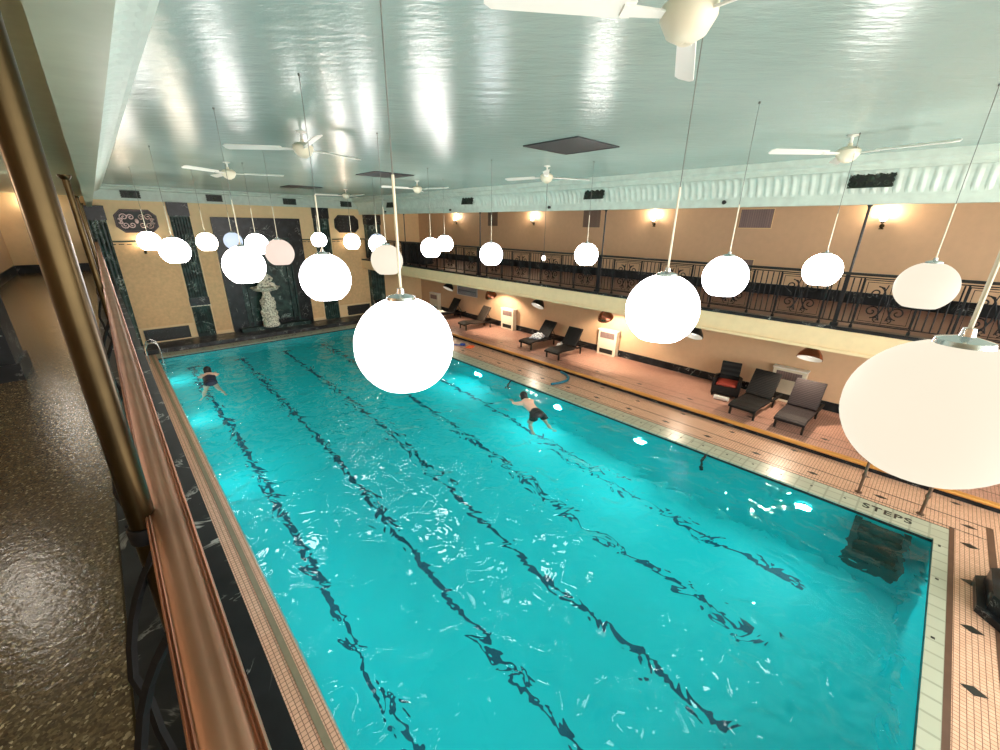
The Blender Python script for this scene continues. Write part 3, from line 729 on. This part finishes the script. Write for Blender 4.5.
for i, (y, tl, mm, lab, e) in enumerate(((17.7, .55, 'blackmetal', 'black dome lamp under the gallery, farthest, tilted toward the pool', 120), (14.48, -.45, 'copperdome', 'copper dome lamp lighting the wall, far one beside the pale lattice panel', 270),
        (11.38, .6, 'blackmetal', 'black dome lamp tilted toward the pool above the lounger with towel', 120), (8.15, -.45, 'copperdome', 'copper dome lamp lighting the wall above a white heater in the middle', 270),
        (4.87, .55, 'blackmetal', 'black dome lamp partly hidden by the large rosy globe', 120), (1.85, .46, 'copperdome', 'copper dome lamp nearest the camera with bright round opening', 180))):
    dome(y, tl, mm, lab, e, 0)

# ------------------------------------------------------------------ wall heaters
for y, lab in ((20.5, 'white wall heater cabinet farthest along the lounge wall'), (14.2, 'white wall heater cabinet beside the brown lounger'), (8.5, 'white wall heater cabinet in the middle of the lounge wall'), (2.35, 'white wall heater cabinet behind the two near loungers')):
    t = thing('wall_heater', lab, 'heater', (WR-.03, y, .16), 0, 'white wall heaters')
    b = MB(); b.box((-.24, -.42, .0), (0, .42, 1.0)); b.build('cabinet', 'cream', t, bevel=.015)
    b = MB(); b.box((-.26, -.44, 1.0), (0, .44, 1.04)); b.build('top', 'white', t, bevel=.008)
    b = MB()
    for i in range(5): b.box((-.25, -.3, .72+.04*i), (-.24, .3, .738+.04*i))
    b.box((-.246, -.32, .69), (-.239, .32, .93)); b.build('outlet_grille', 'mauve', t)
    b = MB(); b.box((-.247, -.3, .08), (-.239, .3, .26)); b.build('intake_slot', 'ventslot', t)
# pale lattice panel between far lamps
t = thing('lattice_panel', 'blue-grey wall panel with pale lattice pattern between the two far dome lamps', 'wall panel', (WR-.01, 17.6, 1.62))
b = MB(); b.box((-.02, -.85, -.24), (0, .85, .24)); b.build('board', 'signblue', t)
b = MB()
for i in range(9):
    for j in range(2): b.tube([(-.03, -.76+.19*i+.07*math.cos(a*PI/4), -.11+.22*j+.08*math.sin(a*PI/4)) for a in range(8)], .013, 4, closed=True)
b.tube([(-.03, -.85, -.24), (-.03, .85, -.24), (-.03, .85, .24), (-.03, -.85, .24)], .02, 4, closed=True)
b.build('lattice', 'signpale', t)

# ------------------------------------------------------------------ loungers (local +X toward head, origin at foot centre on the floor)
def lounger(loc, rz, mm, lab, back=1.0):
    t = thing('sun_lounger', lab, 'sun lounger', loc, rz, 'wicker sun loungers')
    W = .34
    top = [(0, .30), (.10, .34), (.35, .365), (.7, .335), (1.0, .33), (1.2, .35)]
    b = MB(); b.prism(top + [(x, z-.07) for x, z in reversed(top)], -W, W, 'Y'); b.build('seat', mm, t, bevel=.012)
    bx, bz = .62*math.cos(back)*1.25, .62*math.sin(back)*1.25
    b = MB(); nx, nz = -math.sin(back)*.05, math.cos(back)*.05
    b.prism([(1.14, .35), (1.14+bx, .35+bz), (1.14+bx+nx-.0, .35+bz+nz), (1.14+bx*.97+nx*1.3, .35+bz*.97+nz*1.3), (1.12+nx, .36+nz)], -W, W, 'Y'); b.build('backrest', mm, t, bevel=.012)
    b = MB()
    for s_ in (-1, 1): b.box((1.15, s_*W-.025, .27), (1.95, s_*W+.025, .32)); b.tube([(1.14+bx*.55, s_*(W-.06), .35+bz*.55), (1.62, s_*(W-.06), .30)], .014, 6)
    b.box((1.9, -W, .27), (1.95, W, .32)); b.box((1.60, -W, .27), (1.64, W, .31)); b.build('frame', 'wicker', t)
    for x, s_ in ((.12, -1), (.12, 1), (1.5, -1), (1.5, 1)):
        b = MB(); b.box((x-.025, s_*(W-.04)-.025, 0), (x+.025, s_*(W-.04)+.025, .29)); b.build('leg', 'blackmetal', t)
    return t
Z2 = .163
lounger((12.35, 18.3, Z2), D(-6), 'wicker', 'charcoal wicker lounger farthest away, partly hidden by the big centre globe', 1.0)
lounger((12.1, 15.6, Z2), D(-10), 'wickertan', 'brown slatted wicker lounger beneath the copper dome lamp', 1.0)
lounger((12.02, 11.25, Z2), D(-3), 'wicker', 'charcoal wicker lounger holding a crumpled patterned towel', .9)
lounger((11.78, 9.6, Z2), D(0), 'wicker', 'charcoal wicker lounger right of the one with the patterned towel', 1.0)
lounger((11.68, 2.82, Z2), D(-4), 'wicker', 'near charcoal wicker lounger beside the black armchair', 1.0)
lounger((11.7, 1.72, Z2), D(-1), 'wickerbrown', 'plum-brown wicker lounger nearest the camera', 1.0)
# towels
def cloth(name, mm, lab, loc, sx, sy, h, seed, rz=0):
    b = MB(); n = 14; g = []
    for i in range(n+1):
        row = []
        for j in range(n+1):
            u, v = i/n*2-1, j/n*2-1; e = max(0, 1-max(abs(u), abs(v))**4)
            z = h*e*(.55+.6*mnoise.noise(Vector((u*2.2+seed, v*2.2, seed))))
            row.append(b.bm.verts.new((u*sx*(1+.15*mnoise.noise(Vector((v*3, seed, 1)))), v*sy*(1+.15*mnoise.noise(Vector((u*3, seed, 5)))), max(.004, z))))
        g.append(row)
    for i in range(n):
        for j in range(n): b._f([g[i][j], g[i+1][j], g[i+1][j+1], g[i][j+1]])
    o = b.build(name, mm, smooth=True); o.location = loc; o.rotation_euler = (0, 0, rz)
    so = o.modifiers.new('thickness', 'SOLIDIFY'); so.thickness = .008; so.offset = 1
    return tag(o, lab, 'towel')
cloth('towel', 'towelpat', 'crumpled grey and black patterned towel heaped on a charcoal lounger', (12.82, 11.22, Z2+.38), .34, .25, .26, 3, .3)
cloth('towel', 'towel', 'white towel heaped between the two middle loungers', (13.45, 10.35, Z2+.003), .22, .2, .30, 8)
cloth('towel', 'towel', 'white towel lying on the farthest lounger', (12.72, 18.28, Z2+.385), .3, .22, .12, 5)
# rolled towel by the armchair
t = thing('wicker_armchair', 'black wicker tub armchair with rust red cushion by the lounge wall', 'armchair', (13.2, 3.72, Z2), D(12))
b = MB()   # faces -X
hw = .38
b.prism([(-.32, -hw), (-.32, -hw+.09), (.30, -hw+.09), (.30, hw-.09), (-.32, hw-.09), (-.32, hw), (.22, hw), (.38, hw-.16), (.38, -hw+.16), (.22, -hw)], .06, .55, 'Z'); b.build('arms', 'wicker', t, bevel=.02)
b = MB(); b.prism([(.26, .5), (.34, .95), (.42, .95), (.38, .5)], -.27, .27, 'Y'); b.build('backrest', 'wicker', t, bevel=.02)
b = MB(); b.box((-.32, -hw+.05, .08), (.3, hw-.05, .34)); b.build('seat', 'wicker', t, bevel=.015)
b = MB(); b.box((-.30, -.28, .34), (.25, .28, .43)); b.build('cushion', 'red', t, bevel=.03)
for x in (-.28, .3):
    for s_ in (-1, 1):
        b = MB(); b.box((x-.025, s_*.33-.025, 0), (x+.025, s_*.33+.025, .1)); b.build('leg', 'blackmetal', t)
b = MB(); b.tube([(12.62, 3.42, Z2+.07), (12.58, 3.82, Z2+.07)], .065, 14)
tag(b.build('rolled_towel', 'towel', smooth=True), 'rolled white towel on the tiles in front of the black armchair', 'towel')
# foam things
t = thing('kickboard', 'orange foam kickboard lying on the tiles near the big centre globe', 'kickboard', (10.85, 13.35, .004), .4)
b = MB(); b.prism([(-.22, -.14), (.12, -.14), (.2, -.09), (.24, 0), (.2, .09), (.12, .14), (-.22, .14)], 0, .03, 'Z'); b.build('board', 'orange', t, bevel=.006)
b = MB(); b.tube([(-.1+.13*math.cos(a*PI/6), .0+.09*math.sin(a*PI/6), .035) for a in range(12)], .014, 6, closed=True); b.build('strap', 'orange', t)
t = thing('swim_fins', 'blue swim fin beside the orange kickboard on the tiles', 'swim fin', (10.62, 13.95, .004), 2.2)
b = MB(); b.prism([(-.3, -.05), (-.1, -.06), (.25, -.11), (.27, .09), (-.1, .05), (-.3, .05)], 0, .02, 'Z'); b.build('blade', 'blue', t, bevel=.005)
b = MB(); b.lathe([(.05, -.12), (.065, 0), (.05, .1)], n=12, mtx=Matrix.Rotation(PI/2, 4, 'Y'), c=(-.22, 0, .05)); b.build('foot_pocket', 'blue', t, True)
pn = [(10.0, 8.05, .045), (10.35, 7.93, .045), (10.7, 7.92, .045), (10.98, 8.08, .045), (11.12, 8.3, .045), (11.22, 8.62, .045)]
b = MB(); b.tube(pn, .04, 10); tag(b.build('pool_noodle', 'teal', smooth=True), 'curved teal foam noodle lying on the tiles by the step', 'pool noodle')

# ------------------------------------------------------------------ grab rails, ladder, steps
for y, lab in ((.05, 'brown metal grab rail stanchion left of the pool steps'), (-.86, 'brown metal grab rail stanchion right of the pool steps')):
    t = thing('grab_rail', lab, 'grab rail', (10.15, y, .003), 0, 'grab rails at the pool steps')
    b = MB(); b.tube([(0, 0, 0), (0, 0, .35), (.0, 0, .82), (.04, 0, .9), (.12, 0, .94), (.9, 0, 1.0), (1.25, 0, 1.0)] , .026, 12); b.tube([(1.25, 0, 1.0), (1.3, 0, .95), (1.32, 0, .16)], .026, 12); b.build('pipe', 'steel', t, True)
    b = MB(); b.lathe([(.06, 0), (.06, .012), (.035, .03)], n=16); b.build('flange', 'steel', t, True)
    b = MB(); b.lathe([(.035, .36), (.04, .38), (.04, .42), (.035, .44)], n=16); b.box((-.05, -.015, .38), (.0, .015, .42)); b.build('coupling', 'steel', t, True)
t = thing('pool_ladder', 'chrome ladder rails curving over the far left pool corner', 'pool ladder', (.5, 19.3, .014))
for k in (0, .5):
    b = MB(); b.tube([(-.1, k, 0), (-.1, k, .55), (-.02, k, .75), (.12, k, .8), (.25, k, .7), (.3, k, .5), (.3, k, -1.0)], .02, 10); b.build('handrail', 'chrome', t, True)
b = MB()
for z in (-.3, -.6, -.9): b.box((.26, 0, z), (.34, .5, z+.03))
b.build('tread', 'chrome', t)
t = thing('pool_steps', 'dark green underwater steps with side walls at the near right pool corner', 'pool steps', (9.38, -.43, 0))
b = MB(); hy = .34
for i in range(4): b.box((-.15*(i+1), -hy, -1.35), (-.17*i, hy, -.22-.24*i))
b.build('tread_block', 'steptile', t)
b = MB()
for s_ in (-1, 1): b.prism([(0, -.12), (-.2, -.14), (-.64, -.95), (-.64, -1.35), (0, -1.35)], s_*hy-.05, s_*hy+.05, 'Y')
b.build('side_wall', 'steptile', t)
# underwater lights (fixtures on the right wall; the left-wall ones are added)
def ulight(loc, d, lab, e, size=.30):
    t = thing('underwater_light', lab, 'pool light', loc, 0, 'underwater pool lights')
    dv = Vector(d).normalized(); q = dv.to_track_quat('Z', 'Y').to_matrix().to_4x4()
    b = MB(); b.lathe([(.13, 0), (.13, .015)], n=20, mtx=q); b.build('lens', 'pool_lens', t, True)
    b = MB(); b.tube([q @ Vector((.14*math.cos(a*PI/10), .14*math.sin(a*PI/10), .012)) for a in range(20)], .014, 6, closed=True); b.build('ring', 'chrome', t, True)
    light('underwater_lamp', 'AREA', dv*.05, e, (.42, .98, .98), aim=dv+Vector((0, 0, -.12)), parent=t, shape='DISK', size=size)
    return t
for y, w_ in ((11.1, 'farthest of the right side'), (7.2, 'beside the swimmer in trunks'), (4.4, 'middle of the right side'), (.75, 'near the steps')):
    ulight((9.37, y, -.62), (-1, 0, -.05), 'glowing underwater light in the right pool wall, '+w_, 38)
for y, w_ in ((1.5, 'nearest'), (5.5, 'second'), (10, 'third'), (14, 'fourth'), (18, 'farthest')):  # left-wall lights are added, out of view, to brighten the basin
    ulight((.71, y, -.75), (1, 0, -.1), 'added underwater fill light, unseen in the left pool wall, '+w_, 6)
for x, dx, w_, e in ((PX0+.02, 1, 'left', 72),):  # added long fill light for the basin, hidden from the camera
    t = thing('added_fill_strip', 'added fill light strip, unseen under the coping along the %s pool wall' % w_, 'pool light', (x, 9.4, -.16))
    b = MB(); b.box((-.015, -10.2, -.03), (.015, 10.2, .03)); b.build('fill_strip_body', 'white', t)
    light('added_fill_light', 'AREA', (dx*.03, 0, -.05), e, (.42, .98, .98), aim=(dx, 0, -.45), parent=t, shape='RECTANGLE', size=20.2, size_y=.06)
# small black shapes hanging in the water at the right wall
for (x, y), lab in (((9.3, 2.75), 'small black shape hanging in the water between two pool lights'), ((9.3, 9.3), 'small black shape hanging in the water beyond the swimmer in trunks')):
    t = thing('dark_shape', lab, 'pool fitting', (x, y, -.02))
    b = MB(); b.tube([(.08, 0, 0), (0, 0, -.03), (-.04, .03, -.25), (-.1, 0, -.5)], [.02, .03, .035, .03], 8); b.build('strand', 'blackmetal', t, True)
    b = MB(); b.ell((-.1, 0, -.55), (.05, .05, .08)); b.build('end_blob', 'blackmetal', t, True)

# ------------------------------------------------------------------ stone fountain with cherub
t = thing('cherub_fountain', 'weathered stone cherub fountain with shell basin in the dark niche', 'fountain statue', (5.25, 21.62, .3))
b = MB(); prof = [(.30, 0), (.36, .03), (.36, .12), (.32, .18), (.34, .35), (.30, .5), (.36, .62), (.33, .72)]
b.lathe(prof, n=20)
rp = random.Random(3)
for i in range(46):
    a = rp.random()*2*PI; z = .1+rp.random()*.62; r = .31
    b.ell((r*math.cos(a), r*math.sin(a), z), (.07, .07, .09), u=8, v=6)
b.build('pedestal_base', 'stone', t, True)
b = MB(); b.lathe([(.27, .70), (.25, .8), (.31, .95), (.30, 1.15), (.24, 1.35), (.17, 1.5), (.16, 1.6), (.2, 1.68)], n=18)
for i in range(30):
    a = rp.random()*2*PI; z = .85+rp.random()*.5; b.ell((.28*math.cos(a), .28*math.sin(a), z), (.06, .06, .08), u=8, v=6)
b.build('pedestal_shaft', 'stone', t, True)
b = MB(); n = 48; rings = []
for r, z in ((.15, 1.66), (.35, 1.68), (.50, 1.74), (.62, 1.86), (.60, 1.87), (.45, 1.79), (.2, 1.76)):
    rings.append([b.bm.verts.new((r*(1+.05*math.cos(12*2*PI*j/n)*(r/.62)**2)*math.cos(2*PI*j/n), r*.75*(1+.05*math.cos(12*2*PI*j/n)*(r/.62)**2)*math.sin(2*PI*j/n), z)) for j in range(n)])
for A, B in zip(rings, rings[1:]):
    for j in range(n): b._f([A[j], A[(j+1) % n], B[(j+1) % n], B[j]])
b._f(rings[0][::-1]); b._f(rings[-1]); b.build('shell_basin', 'stone', t, True)
def skin_body(name, joints, edges, root, mm, parent, sub=2):
    me = bpy.data.meshes.new(name); names = list(joints); idx = {k: i for i, k in enumerate(names)}
    me.from_pydata([joints[k][0] for k in names], [(idx[a], idx[b_]) for a, b_ in edges], [])
    o = bpy.data.objects.new(name, me); COL.objects.link(o); o.parent = parent
    sk = o.modifiers.new('skin', 'SKIN'); sk.use_smooth_shade = True
    sv = me.skin_vertices[0].data
    for k in names:
        r = joints[k][1]; sv[idx[k]].radius = r if isinstance(r, tuple) else (r, r)
        sv[idx[k]].use_root = (k == root)
    ss = o.modifiers.new('sub', 'SUBSURF'); ss.levels = sub; ss.render_levels = sub
    me.materials.append(M[mm]); return o
J = {'pel': ((0, .02, 1.93), .12), 'bel': ((0, 0, 2.05), .12), 'che': ((0, -.02, 2.2), .11), 'nek': ((0, -.03, 2.31), .05), 'hd': ((.0, -.05, 2.40), .085), 'top': ((0, -.05, 2.48), .07),
     'ls': ((-.12, -.03, 2.24), .05), 'le': ((-.25, -.08, 2.12), .04), 'lh': ((-.14, -.16, 2.02), .035), 'rs': ((.12, -.03, 2.24), .05), 're': ((.24, -.08, 2.14), .04), 'rh': ((.12, -.16, 2.06), .035),
     'lk': ((-.20, -.2, 1.98), .07), 'lf': ((-.28, -.22, 1.84), .045), 'lt': ((-.24, -.34, 1.82), .03), 'rk': ((.20, -.2, 1.98), .07), 'rf': ((.28, -.22, 1.84), .045), 'rtt': ((.24, -.34, 1.82), .03)}
E_ = [('pel', 'bel'), ('bel', 'che'), ('che', 'nek'), ('nek', 'hd'), ('hd', 'top'), ('che', 'ls'), ('ls', 'le'), ('le', 'lh'), ('che', 'rs'), ('rs', 're'), ('re', 'rh'), ('pel', 'lk'), ('lk', 'lf'), ('lf', 'lt'), ('pel', 'rk'), ('rk', 'rf'), ('rf', 'rtt')]
cf = skin_body('cherub_figure', J, E_, 'pel', 'stone', t); cf.scale = (1.4,)*3; cf.location.z = -.76
# black marble basin at the near end
t = thing('marble_fountain_basin', 'stepped black marble fountain basin cut off at the right edge', 'fountain', (8.2, -2.45, .003))
def octo(r, sx=1): return [(sx*r*math.cos(PI/8+k*PI/4), r*math.sin(PI/8+k*PI/4)) for k in range(8)]
def ringwall(b, r0, r1, z0, z1):
    A, B = octo(r0), octo(r1)
    for k in range(8):
        a0, a1, c0, c1 = A[k], A[(k+1) % 8], B[k], B[(k+1) % 8]
        for q in (((*a0, z0), (*a1, z0), (*a1, z1), (*a0, z1)), ((*c0, z0), (*c1, z0), (*c1, z1), (*c0, z1)), ((*a0, z1), (*a1, z1), (*c1, z1), (*c0, z1))): b.quad(*q)
b = MB(); b.prism(octo(1.02), 0, .10, 'Z'); b.build('plinth', 'black_marble', t)
b = MB(); ringwall(b, .92, .76, .10, .34); b.build('rim', 'black_marble', t)
b = MB(); b.prism(octo(.78), .1, .16, 'Z'); b.build('basin_floor', 'green_marble', t)
b = MB(); b.prism(octo(.34), .14, .40, 'Z'); b.prism(octo(.26), .40, .46, 'Z'); b.lathe([(.12, .46), (.10, .75), (.16, .82), (.34, .92), (.36, .96), (.3, .95), (.05, .88)], n=24, cap=False); b.build('centre_pedestal', 'green_marble', t, True)
# chrome chair in the far right corner
t = thing('chrome_chair', 'chrome framed chair beside the dark pier in the far right corner', 'chair', (10.9, 21.3, .14), D(20))
for s_ in (-.24, .24):
    b = MB(); b.tube([(s_, -.25, 0), (s_, -.25, .43), (s_, -.2, .62), (s_, .2, .62), (s_, .24, .45), (s_, .28, 0)], .016, 8); b.tube([(s_, .22, .45), (s_, .32, .85)], .016, 8); b.build('side_frame', 'chrome', t, True)
b = MB(); b.box((-.23, -.24, .42), (.23, .23, .46)); b.build('seat', 'blackmetal', t, bevel=.01)
b = MB(); b.box((-.23, .25, .58), (.23, .28, .85)); b.build('backrest', 'blackmetal', t, bevel=.01)

# ------------------------------------------------------------------ swimmers (local +Y = heading, z=0 water surface)
def swimmer(loc, rz, sc_, label, suit, suitname, suit_rng, pose):
    t = thing('person', label, 'person', loc, rz); t.scale = (sc_,)*3
    J, E = {}, []
    def ch(prev, seq):
        for k, p, r in seq:
            J[k] = (p, r)
            if prev: E.append((prev, k))
            prev = k
    hz = pose['hip']; cz = pose['chest']
    ch(None, [('pel', (0, -.62, hz), (.17, .12))])
    ch('pel', [('waist', (0, -.40, (hz*.6+cz*.4)), (.14, .105)), ('rib', (0, -.20, cz), (.165, .12)), ('sh', (0, -.03, cz+.02), (.14, .09)), ('neck', (0, .08, cz+.07), (.058, .058)), ('skull', (0, .15, cz+.13), (.075, .075)), ('face', (0, .22, cz+.14), (.08, .09)), ('chin', (0, .26, cz+.09), (.045, .05))])
    for s_, nm in ((-1, 'l'), (1, 'r')):
        ch('sh', [(nm+'s', (s_*.19, -.01, cz), .06), (nm+'e', (s_*pose['elx'], .20, cz-.07), .042), (nm+'w', (s_*pose['hax'], .44, -.10), .028), (nm+'p', (s_*pose['hax'], .51, -.11), (.042, .018))])
        for f in range(4): ch(nm+'p', [(nm+'f%d' % f, (s_*pose['hax']+(f-1.5)*.022, .575+(.012 if f in (1, 2) else 0), -.115), .0095), (nm+'g%d' % f, (s_*pose['hax']+(f-1.5)*.026, .615+(.014 if f in (1, 2) else 0), -.125), .0085)])
        ch(nm+'p', [(nm+'th', (s_*pose['hax']-s_*.055, .53, -.12), .011), (nm+'tk', (s_*pose['hax']-s_*.075, .555, -.125), .009)])
        ch('pel', [(nm+'h', (s_*.10, -.70, hz-.02), .10), (nm+'k', (s_*pose['knx'], -pose['kny'], hz-pose['knz']), .06), (nm+'a', (s_*(pose['knx']+pose['anx']), -pose['any'], hz-pose['anz']), .036), (nm+'t', (s_*(pose['knx']+pose['anx']+.03), -pose['any']-.15, hz-pose['anz']-.05), (.045, .02))])
    skin_body('body', J, E, 'pel', 'skin', t)
    # hair with volume over the skull
    b = MB(); b.ell((0, .155, cz+.165), (.105, .125, .105), u=20, v=14)
    for s_ in (-1, 1): b.ell((s_*.06, .12, cz+.10), (.045, .07, .07), u=10, v=8)
    b.build('hair', 'hair', t, True)
    b = MB()
    for s_ in (-1, 1): b.ell((s_*.095, .20, cz+.125), (.012, .025, .032), u=8, v=6)
    b.ell((0, .305, cz+.13), (.014, .025, .02), u=8, v=6); b.build('ears_and_nose', 'skin', t, True)
    b = MB()
    for s_ in (-1, 1): b.ell((s_*.033, .292, cz+.155), (.014, .01, .008), u=8, v=6)
    b.build('eyes', 'blackmetal', t, True)
    # swimwear shell as a closed loft over the torso
    b = MB(); rings = []
    for y, z, rx, rz_ in suit_rng:
        rings.append([b.bm.verts.new((rx*math.cos(2*PI*j/24), y, z+rz_*math.sin(2*PI*j/24))) for j in range(24)])
    for A, B in zip(rings, rings[1:]):
        for j in range(24): b._f([A[j], A[(j+1) % 24], B[(j+1) % 24], B[j]])
    b.ell((0, -.72, hz+.0), (.17, .13, .13))
    if suitname == 'swim_trunks':
        for s_ in (-1, 1): b.tube([(s_*.09, -.64, hz-.02), (s_*.12, -.72, hz-.06), (s_*.17, -.76, hz-.22)], [.12, .125, .105], 14)
    b.build(suitname, suit, t, True)
    return t
sm = swimmer((8.32, 7.62, -.06), D(-20), 1.08, 'swimmer in black trunks doing breaststroke near the right pool edge', 'trunks', 'swim_trunks',
    [(-.50, .0, .155, .12), (-.56, .0, .175, .135), (-.66, -.01, .185, .14), (-.74, -.02, .17, .12)], dict(hip=-.005, chest=.07, elx=.3, hax=.2, knx=.24, knz=.48, anx=.02, kny=.66, any=.98, anz=.66))
sm2 = swimmer((1.76, 16.5, -.06), D(-6), 1.1, 'dark haired swimmer in a navy swimsuit near the far left pool corner', 'suit', 'swimsuit',
    [(-.16, .03, .175, .125), (-.28, .025, .172, .13), (-.42, .02, .155, .125), (-.56, .0, .18, .13), (-.68, -.02, .185, .13), (-.74, -.03, .16, .10)], dict(hip=-.02, chest=.05, elx=.26, hax=.18, knx=.16, knz=.22, anx=.12, kny=1.02, any=1.36, anz=.42))

# ------------------------------------------------------------------ sub-parts hang under the part they sit on
SUB = {'shade_lining': 'shade', 'bulb': 'shade', 'ring': 'lens', 'scrollwork': 'backing', 'door_panel': 'body', 'outlet_grille': 'cabinet', 'intake_slot': 'cabinet', 'lattice': 'board', 'strap': 'board', 'rail_clamp': 'tube', 'cushion': 'seat', 'shell_basin': 'pedestal_shaft', 'coupling': 'pipe'}
for o in list(COL.objects):
    k = o.name.split('.')[0]
    if o.parent and k in SUB and not o.parent.parent:
        for q in COL.objects:
            if q.parent == o.parent and q.name.split('.')[0] == SUB[k]: o.parent = q; break
